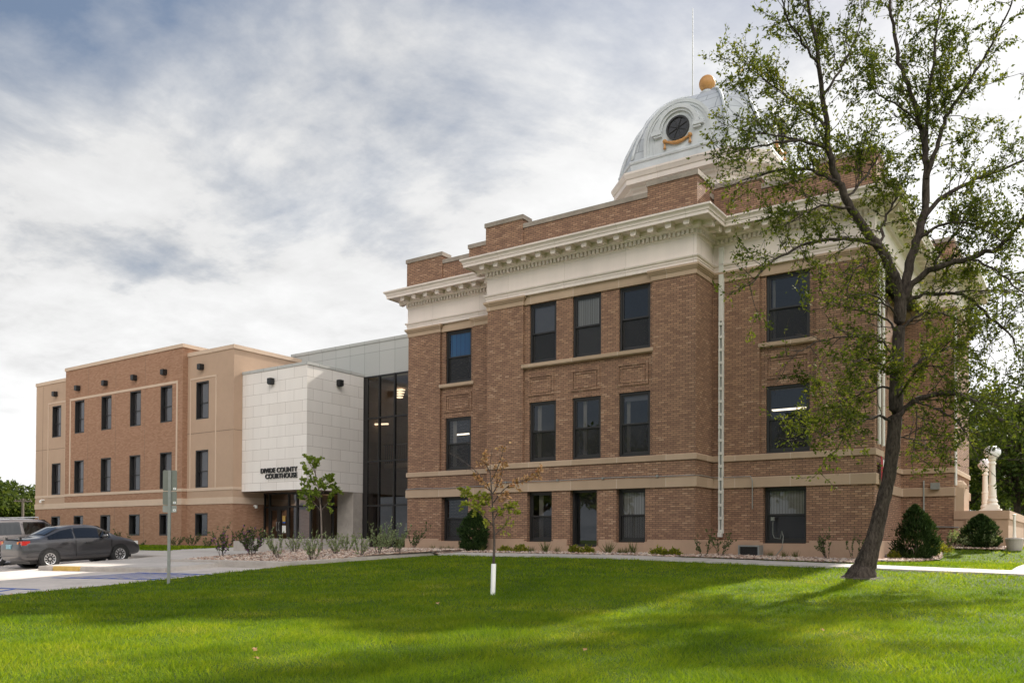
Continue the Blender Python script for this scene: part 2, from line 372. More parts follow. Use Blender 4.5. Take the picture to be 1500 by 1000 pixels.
def ground_mats():
    global M_conc, M_walk, M_kerb, M_soil, M_gravel, M_rock
    def conc(name, col, jx, jy, jd):
        mt, nt, p, out = new_mat(name); L = nt.links.new
        tc = mk(nt, 'ShaderNodeTexCoord'); v = tc.outputs['Object']
        a = noise(nt, v, .45, 6, .6); b = noise(nt, v, 9, 4, .65); s = noise(nt, v, 1.7, 5, .7, .6)
        t = math_n(nt, 'ADD', math_n(nt, 'ADD', math_n(nt, 'MULTIPLY', a, .5), math_n(nt, 'MULTIPLY', b, .2)), math_n(nt, 'MULTIPLY', s, .3))
        c = ramp(nt, t, [(.36, tuple(x*.72 for x in col)), (.5, col), (.66, tuple(min(1, x*1.15) for x in col))])
        sp = mk(nt, 'ShaderNodeSeparateXYZ'); L(v, sp.inputs[0])
        def jl(o, w):
            f = math_n(nt, 'FRACT', math_n(nt, 'DIVIDE', math_n(nt, 'ADD', o, 500.0), w))
            return math_n(nt, 'LESS_THAN', f, jd/w)
        j = math_n(nt, 'MAXIMUM', jl(sp.outputs[0], jx), jl(sp.outputs[1], jy))
        c = mixc(nt, math_n(nt, 'MULTIPLY', j, .6), c, tuple(x*.4 for x in col))
        L(c, p.inputs['Base Color']); p.inputs['Roughness'].default_value = .85
        bn = mk(nt, 'ShaderNodeBump', _Strength=.15, _Distance=.01); L(b, bn.inputs['Height']); L(bn.outputs[0], p.inputs['Normal'])
        return mt
    M_conc = conc('pale_concrete_lot', (.57, .51, .465), 4.4, 4.4, .03)
    M_walk = conc('concrete_walk', (.50, .46, .425), 1.52, 40, .02)
    M_kerb = mat('kerb_concrete', (.40, .36, .325), .85, .18, 3, bump=.2)
    global M_bare
    M_bare = mat('bare_soil', (.085, .068, .045), .95, .4, 9, bump=.5)
    M_soil = mat('gravel_soil', (.20, .15, .12), .95, .3, 8, bump=.5)
    mt, nt, p, out = new_mat('tan_gravel_stones'); L = nt.links.new; M_rock = mt
    ge = mk(nt, 'ShaderNodeNewGeometry')
    L(ramp(nt, ge.outputs['Random Per Island'], [(0, (.20, .13, .10)), (.3, (.40, .27, .205)), (.6, (.52, .39, .31)), (.85, (.64, .53, .45)), (1, (.34, .31, .29))]), p.inputs['Base Color'])
    p.inputs['Roughness'].default_value = .85
ground_mats()
def grass_mats():
    global M_lawnbase, M_blade
    mt, nt, p, out = new_mat('lawn_turf'); L = nt.links.new; M_lawnbase = mt
    tc = mk(nt, 'ShaderNodeTexCoord'); v = tc.outputs['Object']
    a = noise(nt, v, .5, 5, .6); b = noise(nt, v, 22, 4, .7)
    t = math_n(nt, 'ADD', math_n(nt, 'MULTIPLY', a, .55), math_n(nt, 'MULTIPLY', b, .45))
    L(ramp(nt, t, [(.35, (.040, .068, .009)), (.5, (.072, .118, .013)), (.66, (.12, .168, .020))]), p.inputs['Base Color'])
    p.inputs['Roughness'].default_value = .9; p.inputs['Specular IOR Level'].default_value = .1
    bn = mk(nt, 'ShaderNodeBump', _Strength=.6, _Distance=.04); L(b, bn.inputs['Height']); L(bn.outputs[0], p.inputs['Normal'])
    M_blade = leaf_mat('grass_blade', [(0, (0.063, 0.116, 0.009)), (.3, (0.114, 0.200, 0.013)), (.6, (0.195, 0.278, 0.016)), (.85, (0.307, 0.348, 0.026)), (1, (0.476, 0.418, 0.128))], .5, .55, .55, 1.35, .5)
grass_mats()
M_ash = leaf_mat('ash_leaf', [(0, (0.029, 0.047, 0.011)), (.35, (0.067, 0.094, 0.017)), (.7, (0.129, 0.153, 0.026)), (.95, (0.224, 0.218, 0.041)), (1, (0.361, 0.210, 0.045))], .42, .7, .5)
M_maple = leaf_mat('maple_leaf', [(0, (.11, .17, .03)), (.5, (.21, .29, .05)), (1, (.34, .39, .08))], .4)
M_turn = leaf_mat('turning_leaf', [(0, (.20, .26, .03)), (.5, (.33, .36, .06)), (.85, (.45, .40, .09)), (1, (.55, .32, .12))], .4)
M_rust = leaf_mat('rust_leaf', [(0, (.30, .13, .06)), (.4, (.50, .28, .15)), (.8, (.66, .45, .29)), (1, (.30, .30, .07))], .35)
M_conifer = leaf_mat('arborvitae_needles', [(0, (0.014, 0.027, 0.010)), (.5, (0.031, 0.058, 0.019)), (1, (0.068, 0.102, 0.031))], .15)
M_far = leaf_mat('far_tree_leaf', [(0, (0.024, 0.043, 0.012)), (.4, (0.054, 0.081, 0.022)), (.75, (0.101, 0.128, 0.030)), (1, (0.176, 0.176, 0.047))], .35, .5, .25)
M_sage = leaf_mat('sage_green_leaf', [(0, (.15, .19, .09)), (.5, (.27, .33, .17)), (1, (.40, .45, .26))], .35)
M_gold_leaf = leaf_mat('golden_shrub_leaf', [(0, (0.065, 0.091, 0.016)), (.4, (0.156, 0.182, 0.026)), (.8, (0.338, 0.312, 0.039)), (1, (0.520, 0.416, 0.065))], .3, .5, 3)
M_dkshrub = leaf_mat('dark_shrub_leaf', [(0, (0.035, 0.056, 0.025)), (.5, (0.077, 0.112, 0.042)), (1, (0.140, 0.168, 0.070))], .3)
M_petal = leaf_mat('purple_petal', [(0, (0.140, 0.028, 0.168)), (.5, (0.308, 0.112, 0.462)), (.8, (0.504, 0.084, 0.224)), (1, (0.630, 0.350, 0.700))], .3)
M_blade2 = leaf_mat('ornamental_grass', [(0, (.06, .08, .025)), (1, (.16, .17, .06))], .3)
def bark_mat(name, a, b):
    mt, nt, p, out = new_mat(name); L = nt.links.new
    tc = mk(nt, 'ShaderNodeTexCoord'); mp = mk(nt, 'ShaderNodeMapping'); L(tc.outputs['Object'], mp.inputs[0]); mp.inputs['Scale'].default_value = (1, 1, .28)
    n1 = noise(nt, mp.outputs[0], 22, 6, .7, .4); n2 = noise(nt, tc.outputs['Object'], 2.5, 4)
    t = math_n(nt, 'ADD', math_n(nt, 'MULTIPLY', n1, .75), math_n(nt, 'MULTIPLY', n2, .25))
    L(ramp(nt, t, [(.38, a), (.62, b)]), p.inputs['Base Color']); p.inputs['Roughness'].default_value = .95
    p.inputs['Specular IOR Level'].default_value = .2
    bn = mk(nt, 'ShaderNodeBump', _Strength=.9, _Distance=.03); L(n1, bn.inputs['Height']); L(bn.outputs[0], p.inputs['Normal'])
    return mt
M_bark = bark_mat('ash_bark', (.022, .017, .014), (.098, .077, .066))
M_bark2 = bark_mat('young_bark', (.05, .04, .035), (.15, .12, .105))
M_bark3 = bark_mat('pale_bark', (.14, .11, .095), (.27, .22, .19))
# ------------------------------------------------------------------ setting: ground, pavement, beds
LAWN_X = -20.4
def drape(name, quad, nx, ny, fn, mt, lift=0, thick=0, kind='structure', parent=None):
    """a sheet over the terrain between four plan corners, with an optional edge thickness"""
    a, b, c, d = [np.array(q, float) for q in quad]
    V = []
    for j in range(ny+1):
        t = j/ny
        for i in range(nx+1):
            s = i/nx
            p = (a*(1-s)+b*s)*(1-t)+(d*(1-s)+c*s)*t
            V.append((p[0], p[1], fn(p[0], p[1])+lift))
    Fc = []
    w = nx+1
    for j in range(ny):
        for i in range(nx): Fc.append((j*w+i, j*w+i+1, (j+1)*w+i+1, (j+1)*w+i))
    if thick:
        ring = [i for i in range(nx+1)]+[j*w+nx for j in range(1, ny+1)]+[ny*w+i for i in range(nx-1, -1, -1)]+[j*w for j in range(ny-1, 0, -1)]
        base = len(V)
        for r in ring: V.append((V[r][0], V[r][1], V[r][2]-thick))
        n = len(ring)
        for k in range(n): Fc.append((ring[k], base+k, base+(k+1) % n, ring[(k+1) % n]))
    me = bpy.data.meshes.new(name); me.from_pydata(V, [], Fc); me.materials.append(mt); me.update(); box_uv(me)
    o = bpy.data.objects.new(name, me); link(o, parent, kind); return o
def make_ground():
    fx = [-1500, -700, -300, -150, -90, -60, -45, -35, -28, -24, LAWN_X-.02, LAWN_X+.02]+list(np.arange(-20, 6.1, .5))+[8, 11, 15, 20, 30, 45, 70, 120, 300, 700, 1500]
    fy = [-1500, -600, -250, -120, -60, -30, -15, -8]+list(np.arange(-5, 36.1, .5))+[38, 42, 48, 60, 80, 120, 250, 600, 1500]
    X, Y = np.meshgrid(fx, fy); Z = g_arr(X, Y)-.03
    Z = np.where(X < LAWN_X, Z-.35, Z)
    V = np.stack([X, Y, Z], -1).reshape(-1, 3); w = len(fx)
    I, J = np.meshgrid(np.arange(len(fx)-1), np.arange(len(fy)-1)); q = (J*w+I).ravel()
    o = np_mesh('ground', V, np.stack([q, q+1, q+w+1, q+w], 1), M_lawnbase, smooth=True); o['kind'] = 'structure'
make_ground()
M_blue = mat('blue_line_paint', (.04, .11, .40), .7, .25, 5)
M_yellow = mat('yellow_kerb_paint', (.52, .34, .09), .7, .2, 5)
PATH_Y0, PATH_Y1 = 22.5, 23.65
def make_pavement():
    drape('parking_lot', [(-110, -40), (LAWN_X, -40), (LAWN_X, 23), (-110, 23)], 60, 70, lot_z, M_conc)
    rz = lambda x, y: g(x, y)
    # raised walk beside the parked cars, with its kerb as the sheet's edge
    drape('pavement_plaza', [(-29.45, 14.62), (-23.75, 15.45), (-23.75, 22.2), (-29.45, 22.2)], 14, 16, rz, M_walk, .012, .3)
    drape('pavement_walk', [(-80, 19.4), (-29.45, 19.4), (-29.45, 21.5), (-80, 21.5)], 30, 4, rz, M_walk, .008, .3)
    drape('pavement_entrance', [(-33.5, 21.5), (-23.5, 21.9), (-23.5, 31.0), (-35.3, 29.5)], 10, 8, rz, M_walk, .004)
    # sidewalk along the old building
    drape('sidewalk', [(-19.0, PATH_Y0), (14, PATH_Y0), (14, PATH_Y1), (-19.0, PATH_Y1)], 44, 2, rz, M_walk, .02, .1)
    drape('pavement_entry_path', [(-1.6, PATH_Y1), (.2, PATH_Y1), (.2, 62), (-1.6, 40)], 3, 30, rz, M_walk, .016)
    # kerb nose and yellow flare of the island
    k = MB()
    def kerb(p, q, w, h, z0):
        d = Vector((q[0]-p[0], q[1]-p[1], 0)); n = Vector((-d.y, d.x, 0)).normalized()*w
        zs = [z0(*p), z0(*q)]
        b = [Vector((p[0], p[1], zs[0])), Vector((q[0], q[1], zs[1])), Vector((q[0]+n.x, q[1]+n.y, zs[1])), Vector((p[0]+n.x, p[1]+n.y, zs[0]))]
        u = Vector((0, 0, 1))
        t = [x+u*h for x in b]
        c = n.normalized()*.03
        t0, t1 = t[0]+c, t[1]+c
        e0, e1 = t[0]-u*.03, t[1]-u*.03
        dn = u*.12
        k.face([b[0]-dn, b[1]-dn, e1, e0]); k.face([e0, e1, t1, t0]); k.face([t0, t1, t[2], t[3]]); k.face([b[1]-dn, b[2]-dn, t[2], t1, e1]); k.face([b[3]-dn, b[0]-dn, e0, t0, t[3]]); k.face([b[2]-dn, b[3]-dn, t[3], t[2]])
    def kline(pts, w, h, z0, seg=2.4):
        for a, b in zip(pts[:-1], pts[1:]):
            L_ = math.dist(a, b); n = max(1, round(L_/seg))
            for i in range(n):
                s, e = i/n, (i+1)/n-.012/L_
                kerb((a[0]+(b[0]-a[0])*s, a[1]+(b[1]-a[1])*s), (a[0]+(b[0]-a[0])*e, a[1]+(b[1]-a[1])*e), w, h, z0)
    kline([(-28.85, 14.50), (-27.5, 14.69)], .18, .15, lot_z)
    yo = k.build('kerb_yellow_flare', M_yellow); yo['kind'] = 'structure'; k = MB()
    kline([(-29.62, 14.40), (-28.87, 14.50)], .18, .15, lot_z)
    kline([(-27.48, 14.70), (-23.6, 15.27)], .18, .15, lot_z)
    kline([(-29.62, 19.25), (-29.62, 14.62)], .18, .15, lot_z)
    kline([(-80, 19.2), (-29.62, 19.2)], .18, .15, lot_z, 3)
    o = k.build('kerb', M_kerb); o['kind'] = 'structure'; k = MB()
    kline([(-26.3, 17.15), (-20.42, 17.5), (-18.75, 22.4)], .17, .15, lambda x, y: g(x, y)-.05)
    o = k.build('kerb_planting_bed', M_kerb); o['kind'] = 'structure'
    # painted access aisles
    def hatch(name, A, B, C_, D, n, w=.12):
        A, B, C_, D = [Vector((*p, 0)) for p in (A, B, C_, D)]
        h = MB()
        def line(p, q):
            d = (q-p); nn = Vector((-d.y, d.x, 0)).normalized()*w/2
            m_ = max(1, int(d.length/.8))
            for i in range(m_):
                a, b = p.lerp(q, i/m_), p.lerp(q, (i+1)/m_)
                h.face([(v.x, v.y, lot_z(v.x, v.y)+.006) for v in (a-nn, b-nn, b+nn, a+nn)])
        line(A, B); line(D, C_)
        for i in range(1, n): line(A.lerp(B, i/n), D.lerp(C_, (i-.55)/n))
        o = h.build(name, M_blue); o['kind'] = 'structure'
    hatch('road_marking_access_aisle', (-25.8, 12.95), (-21.4, 13.8), (-21.1, 15.35), (-24.6, 14.95), 8, .15)
    hatch('road_marking_second_aisle', (-26.2, 9.2), (-21.75, 9.75), (-22.1, 10.75), (-26.2, 10.2), 7, .15)
make_pavement()
def bed_z(x, y):
    return g(x, y)+.06
BED_A = [(-26.25, 17.35), (-20.45, 17.7), (-18.65, 22.45), (-18.6, 25.1), (-23.7, 26.5), (-26.6, 22.3)]
BED_W = [(-18.6, PATH_Y1+.02), (-10.4, PATH_Y1+.02), (-10.4, 25.1), (-18.6, 25.1)]
BED_R = [(-10.4, PATH_Y1+.35), (-5.2, PATH_Y1+.5), (-4.9, 26.55), (-10.4, 26.55)]
BED_C = [(-5.25, 25.2), (-4.3, 27.0), (-4.0, 30.4), (-4.4, 33.2), (-6.0, 33.4), (-6.0, 27.9), (-5.25, 27.7)]
BED_D = [(-6.0, 33.2), (-2.45, 33.2), (-2.45, 35.1), (-6.0, 35.1)]
def in_poly(P, poly):
    x, y = P[:, 0], P[:, 1]; ins = np.zeros(len(P), bool); n = len(poly)
    for i in range(n):
        x0, y0 = poly[i]; x1, y1 = poly[(i+1) % n]
        c = ((y0 > y) != (y1 > y)) & (x < (x1-x0)*(y-y0)/(y1-y0+1e-12)+x0); ins ^= c
    return ins
BEDS = [BED_A, BED_W, BED_R, BED_C, BED_D]
def mound(x, y):
    t = max(0., min(1., (y-17.3)/3.0, (26.0-y)/3.0, (x+26.6)/1.8)) if x < -18.7 else 0.
    return .10*t
def make_beds():
    rng = np.random.default_rng(5)
    ico = [(0, 0, .8), (.9, 0, .1), (.28, .85, .05), (-.73, .53, -.05), (-.73, -.53, .1), (.28, -.85, -.05), (0, 0, -.6)]
    fi = [(0, 1, 2), (0, 2, 3), (0, 3, 4), (0, 4, 5), (0, 5, 1), (6, 2, 1), (6, 3, 2), (6, 4, 3), (6, 5, 4), (6, 1, 5)]
    V = []; Fq = []
    for bi, bed in enumerate(BEDS):
        xs = [p[0] for p in bed]; ys = [p[1] for p in bed]
        fz = lambda x, y: g(x, y)+.012+mound(x, y)
        if bi == 0:
            drape('ground_gravel_bed', [bed[0], bed[1], bed[2], bed[5]], 24, 20, fz, M_soil); drape('ground_gravel_bed', [bed[5], bed[2], bed[3], bed[4]], 24, 14, fz, M_soil)
        elif len(bed) == 4: drape('ground_gravel_bed', bed, 20, 8, fz, M_soil)
        else:
            mb = MB(); st = .1
            for x in np.arange(min(xs), max(xs), st):
                for y in np.arange(min(ys), max(ys), st):
                    if in_poly(np.array([[x+st/2, y+st/2]]), bed)[0]: mb.face([(p, q, fz(p, q)) for p, q in [(x, y), (x+st, y), (x+st, y+st), (x, y+st)]])
            o = mb.build('ground_gravel_bed', M_soil); o['kind'] = 'structure'
        area = .5*abs(sum(bed[i][0]*bed[(i+1) % len(bed)][1]-bed[(i+1) % len(bed)][0]*bed[i][1] for i in range(len(bed))))
        n = int(area*130)
        P = np.stack([rng.uniform(min(xs), max(xs), n*2), rng.uniform(min(ys), max(ys), n*2)], 1); P = P[in_poly(P, bed)][:n]
        for x, y in P:
            s = rng.uniform(.03, .075)*(1.25 if rng.random() < .12 else 1); a = rng.uniform(0, 6.28); e = rng.uniform(.6, 1.5)
            b = len(V); ca, sa = math.cos(a), math.sin(a); z = g(x, y)+.02+mound(x, y)+s*.2
            for px, py, pz in ico:
                jx = rng.uniform(.8, 1.2); X = px*s*e*jx; Y = py*s*jx; V.append((x+X*ca-Y*sa, y+X*sa+Y*ca, z+pz*s*.75))
            Fq += [tuple(b+i for i in f) for f in fi]
    o = np_mesh('gravel', V, Fq, M_rock); tag(o, 'tan river gravel covering the planting beds along the walls', 'gravel', kind='stuff')
make_beds()
# ------------------------------------------------------------------ masonry helpers
def wall(mb, p0, p1, z0, z1, ops=(), rev=.22, mat=0, rmat=None):
    """flat wall from p0 to p1 (outside on the right of travel) with openings (x along wall from p0, z) and their reveals"""
    rmat = mat if rmat is None else rmat
    p0 = Vector((p0[0], p0[1], 0)); p1 = Vector((p1[0], p1[1], 0)); L_ = (p1-p0).length; d = (p1-p0)/L_; n = Vector((d.y, -d.x, 0))
    P = lambda u, z, dd=0.: p0+d*u-n*dd+Vector((0, 0, z))
    us = sorted({0, L_, *[o[0] for o in ops], *[o[1] for o in ops]}); zs = sorted({z0, z1, *[o[2] for o in ops], *[o[3] for o in ops]})
    for i in range(len(us)-1):
        for j in range(len(zs)-1):
            cu, cz = (us[i]+us[i+1])/2, (zs[j]+zs[j+1])/2
            if any(o[0] < cu < o[1] and o[2] < cz < o[3] for o in ops): continue
            mb.face([P(us[i], zs[j]), P(us[i+1], zs[j]), P(us[i+1], zs[j+1]), P(us[i], zs[j+1])], mat)
    for a, b, c, e in ops:
        mb.face([P(a, c), P(a, c, rev), P(a, e, rev), P(a, e)][::-1], rmat); mb.face([P(b, c), P(b, c, rev), P(b, e, rev), P(b, e)], rmat)
        mb.face([P(a, e), P(b, e), P(b, e, rev), P(a, e, rev)][::-1], rmat); mb.face([P(a, c), P(b, c), P(b, c, rev), P(a, c, rev)], rmat)
WIN_CACHE = {}
def window(parent, x, y, z, w, h, kind='sash', blinds=(), lip=0.0, name='window', gmat=None):
    """window with frame at (x, y, z) lower left, facing -Y; panes and blinds are its own children"""
    key = (round(w, 2), round(h, 2), kind)
    if key not in WIN_CACHE:
        f = MB(); fw = .075 if kind != 'slim' else .06
        dp_ = .12 if kind == 'sash' else .24; f.box(0, fw, 0, dp_, 0, h); f.box(w-fw, w, 0, dp_, 0, h); f.box(fw, w-fw, 0, dp_, h-fw, h); f.box(fw, w-fw, 0, dp_, 0, fw)
        panes = []
        if kind == 'sash':
            mid = h*.495; i0, i1 = fw, w-fw; s = .055
            f.box(i0, i0+s, .03, .075, mid, h-fw); f.box(i1-s, i1, .03, .075, mid, h-fw); f.box(i0+s, i1-s, .03, .075, h-fw-s, h-fw); f.box(i0+s, i1-s, .03, .075, mid, mid+.05)
            f.box(i0, i0+s, .078, .115, fw, mid+.04); f.box(i1-s, i1, .078, .115, fw, mid+.04); f.box(i0+s, i1-s, .078, .115, fw, fw+.085); f.box(i0+s, i1-s, .078, .115, mid-.02, mid+.04)
            panes = [(i0+s, i1-s, mid+.05, h-fw-s, .055), (i0+s, i1-s, fw+.085, mid-.02, .098)]
        elif kind == 'slim':
            mid = h*.44; i0, i1 = fw, w-fw
            f.box(i0, i1, .15, .21, mid-.03, mid+.03)
            panes = [(i0, i1, mid+.03, h-fw, .18), (i0, i1, fw, mid-.03, .18)]
        else:
            panes = [(fw, w-fw, fw, h-fw, .18)]
        g_ = MB()
        for a, b, c, e, yy in panes: g_.face([(a, yy, c), (b, yy, c), (b, yy, e), (a, yy, e)])
        WIN_CACHE[key] = (f.build('window', M_frame, data_only=True), {}, g_, panes)
    fm, gc, g_, panes = WIN_CACHE[key]
    gmat = gmat or M_glass
    if gmat.name not in gc: gc[gmat.name] = g_.build('glass', gmat, data_only=True)
    o = link(bpy.data.objects.new(name, fm), parent); o.location = Vector((x, y, z))-Vector(parent.location)
    link(bpy.data.objects.new('glass', gc[gmat.name]), o)
    if kind == 'sash':
        if 'screen' not in gc:
            a, b, c, e, yy = panes[1]; q = MB(); q.face([(a, yy-.018, c), (b, yy-.018, c), (b, yy-.018, e), (a, yy-.018, e)]); gc['screen'] = q.build('insect_screen', M_screen, data_only=True)
        link(bpy.data.objects.new('insect_screen', gc['screen']), o)
    for pi, bm, frac in blinds:
        a, b, c, e, yy = panes[pi]; bb = MB(); lo = e-(e-c)*frac
        bb.box(a-.01, b+.01, yy+.05, yy+.07, lo-.01, e+.01)
        me = bb.build('blind', bm, data_only=True)
        # blind stripes are measured along the wall
        link(bpy.data.objects.new('blind', me), o)
    return o
# ------------------------------------------------------------------ the old courthouse
XL, XA, XB, XR = -23.75, -18.55, -10.33, -5.3
YB, YW, YP, YE = 25.17, 26.6, 35.2, 46.2
XP = -4.24
OUT = [(XL, YE), (XL, YW), (XA, YW), (XA, YB), (XB, YB), (XB, YW), (XR, YW), (XR, YP), (XP, YP), (XP, 40.0), (XR, 40.0), (XR, YE)]
FR = -6.05
OUT_LO = [(XL, YE), (XL, YW), (XA, YW), (XA, YB), (XB, YB), (XB, YW), (XR, YW), (XR, 27.7), (FR, 27.7), (FR, YP), (XP, YP), (XP, 40.0), (FR, 40.0), (FR, 45.1), (XR, 45.1), (XR, YE)]
def along(path, spacing, fn, inset=0.0, closed=True):
    n = len(path)
    for k in range(n if closed else n-1):
        a = Vector(path[k]); b = Vector(path[(k+1) % n]); L_ = (b-a).length; d = (b-a)/L_; nn = Vector((d.y, -d.x))
        cnt = max(1, round((L_-2*inset)/spacing))
        for i in range(cnt+1):
            fn(a+d*(inset+(L_-2*inset)*i/cnt), d, nn)
def obox(mb, p, d, n, w, o0, o1, z0, z1):
    a = p-d*w/2+n*o0; b = p+d*w/2+n*o1
    mb.box(a.x, b.x, a.y, b.y, z0, z1)
def old_courthouse():
    R = thing('brick_courthouse', 'old brown brick courthouse with white cornice and silver dome', 'courthouse', (-14.4, 36.4, -.46))
    R['world_children'] = 1
    B3 = [(-16.73, -15.60), (-14.93, -13.80), (-13.11, -11.96)]; B1 = [(-16.74, -15.69), (-14.94, -13.88), (-13.13, -12.07)]
    LW, LW1, RW, RW1 = (-21.80, -20.48), (-21.9, -20.52), (-8.58, -7.21), (-8.63, -7.28)
    z3, z2, z1 = (6.31, 8.48), (2.78, 4.93), (-.09, 1.70)
    w = MB()
    # ground storey
    for i in range(len(OUT_LO)):
        a, b = OUT_LO[i], OUT_LO[(i+1) % len(OUT_LO)]; ops = []
        if i == 1: ops = [(LW1[0]-a[0], LW1[1]-a[0], *z1)]
        if i == 3: ops = [(B1[0][0]-a[0], B1[0][1]-a[0], *z1), (B1[1][0]-a[0], B1[1][1]-a[0], -.25, 1.70), (B1[2][0]-a[0], B1[2][1]-a[0], *z1)]
        if i == 5: ops = [(RW1[0]-a[0], RW1[1]-a[0], *z1)]
        wall(w, a, b, -1.0, 1.72, ops, .30)
        wall(w, a, b, 2.00, 2.60)
        if i not in (1, 3, 5): wall(w, a, b, 2.70, 8.90)
    # upper storeys: window fields step back between flat pilasters
    def field(xa, xb, Y, f0, f1, ops):
        rc = .11
        wall(w, (xa, Y), (f0, Y), 2.70, 8.90); wall(w, (f1, Y), (xb, Y), 2.70, 8.90)
        wall(w, (f0, Y), (f0, Y+rc), 2.70, 8.90); wall(w, (f1, Y+rc), (f1, Y), 2.70, 8.90)
        wall(w, (f0, Y+rc), (f1, Y+rc), 2.70, 8.90, [(o[0]-f0, o[1]-f0, o[2], o[3]) for o in ops], .16)
    field(XA, XB, YB, -16.95, -11.85, [(*b, *z) for b in B3 for z in (z2, z3)])
    field(XL, XA, YW, -22.02, -20.30, [(*LW, *z) for z in (z2, z3)])
    field(XB, XR, YW, -8.76, -7.00, [(*RW, *z) for z in (z2, z3)])
    w.build('wall', M_brick, R)
    # plinth with stepped tops beside the windows
    p = MB()
    top = 0.0; prof = [(.07, -1.0), (.07, top-.03), (.04, top), (0, top)]
    breaks = {1: [(LW1, -.10)], 3: [(B1[0], -.10), (B1[1], -.26), (B1[2], -.10)], 5: [(RW1, -.10)]}
    PL = [(q[0], q[1]) for q in OUT_LO]
    for i in range(len(PL)):
        a, b = PL[i], PL[(i+1) % len(PL)]
        if i not in breaks: 
            continue
        xs = a[0]-(.07 if i == 3 else (.07 if i == 1 else -.07)); Y = a[1]
        for (s, e), zt in breaks[i]:
            p.box(xs, s-.10, Y-.07, Y+.02, -1.0, -.03); p.box(xs, s-.10, Y-.045, Y+.02, -.03, top)
            p.box(s-.10, e+.10, Y-.07, Y+.05, -1.0, zt-.015); p.box(s-.10, s-.003, Y-.067, Y+.02, zt-.015, zt+.03); p.box(e+.003, e+.10, Y-.067, Y+.02, zt-.015, zt+.03)
            p.box(s-.0, e+.0, Y-.05, Y+.33, zt-.08, zt)
            xs = e+.10
        xe = b[0]+(.07 if i in (3, 5) else -.07)
        p.box(xs, xe, Y-.07, Y+.02, -1.0, -.03); p.box(xs, xe, Y-.045, Y+.02, -.03, top)
    for i in range(len(PL)):
        if i in breaks: continue
        a, b = PL[i], PL[(i+1) % len(PL)]
        q = MB(); q.sweep(prof, [a, b], closed=False); p.v, p.f, p.m = p.v+q.v, p.f+[tuple(len(p.v)+k for k in f) for f in q.f], p.m+q.m
    p.build('plinth', M_stucco, R)
    # belt courses
    for zb, zt, o_ in ((1.70, 2.03, .06), (2.57, 2.76, .05)):
        b = MB(); b.sweep([(-.02, zb), (o_, zb), (o_, zt-.02), (o_-.02, zt), (-.02, zt)], OUT_LO)
        b.build('belt_course', M_belt, R)
    # stone heads over the top windows and pilaster capitals
    for f0, f1, Y in ((-16.95, -11.85, YB), (-22.02, -20.30, YW), (-8.76, -7.00, YW)): c = MB(); c.box(f0+.002, f1-.002, Y+.05, Y+.30, 8.483, 8.90); c.build('lintel', M_belt, R)
    capp = [(-.02, 8.48), (.03, 8.48), (.03, 8.63), (.055, 8.635), (.055, 8.665), (.09, 8.68), (.09, 8.71), (.125, 8.73), (.125, 8.80), (-.02, 8.82)]
    for path in ([(-22.02, YW+.09), (-22.02, YW), (XL, YW), (XL, YE)], [(XA, YW), (-20.30, YW), (-20.30, YW+.09)], [(-16.95, YB+.09), (-16.95, YB), (XA, YB), (XA, YW)],
                 [(XB, YW), (XB, YB), (-11.85, YB), (-11.85, YB+.09)], [(-8.76, YW+.09), (-8.76, YW), (XB, YW)], [(FR, 27.7), (XR, 27.7), (XR, YW), (-7.00, YW), (-7.00, YW+.09)], [(XP, 40), (XP, YP), (FR, YP)]):
        c = MB(); c.sweep(capp, path[::-1], closed=False); c.build('capital', M_belt, R)
    for xa, xb, Y in ((-17.0, -11.8, YB+.11), (-22.05, -20.27, YW+.11), (-8.79, -6.97, YW+.11)):
        s = MB(); s.box(xa, xb, Y-.15, Y+.02, 6.19, 6.306); s.box(xa+.02, xb-.02, Y-.12, Y+.02, 6.165, 6.19); s.build('window_sill', M_belt, R)
    # raised brick panels between the storeys
    for x0, x1, Y in ((-16.77, -15.68, YB+.11), (-14.97, -13.83, YB+.11), (-13.18, -12.02, YB+.11), (-21.83, -20.46, YW+.11), (-8.6, -7.2, YW+.11)):
        b = MB()
        for k, (i_, t_, o_) in enumerate(((0, .075, .034), (.13, .055, .022))):
            a, e, l, h_ = x0+i_, x1-i_, 5.15+i_*.8, 5.90-i_*.8
            b.box(a, e, Y-o_, Y+.01, h_-t_, h_); b.box(a, e, Y-o_, Y+.01, l, l+t_); b.box(a, a+t_, Y-o_, Y+.01, l+t_, h_-t_); b.box(e-t_, e, Y-o_, Y+.01, l+t_, h_-t_)
        b.build('brick_panel', M_brick, R)
    # entablature
    e = MB(); e.sweep([(-.05, 8.80), (.045, 8.80), (.045, 8.92), (.065, 8.925), (.065, 8.985), (.10, 9.0), (.12, 9.04), (.12, 9.065), (.025, 9.075), (.025, 9.70)], OUT)
    e.build('frieze', M_cream, R)
    cn = MB(); cn.sweep([(.025, 9.66), (.05, 9.69), (.05, 9.735), (.075, 9.735), (.075, 9.875), (.15, 9.88), (.15, 9.91), (.19, 9.94), (.19, 10.095), (.62, 10.10), (.62, 10.06), (.66, 10.06), (.66, 10.17), (.685, 10.175), (.685, 10.20), (.70, 10.24), (.745, 10.285), (.765, 10.30), (.765, 10.355), (.70, 10.37), (-.1, 10.46)], OUT)
    along(OUT, .62, lambda q, d, n: obox(cn, q, d, n, .215, .18, .54, 9.945, 10.098), .11)
    along(OUT, .62, lambda q, d, n: (obox(cn, q, d, n, .25, .18, .57, 10.055, 10.099), obox(cn, q, d, n, .18, .40, .535, 9.905, 9.946)), .11)
    along(OUT, .155, lambda q, d, n: obox(cn, q, d, n, .088, .07, .152, 9.742, 9.872), .07)
    cn.build('cornice', M_cream, R)
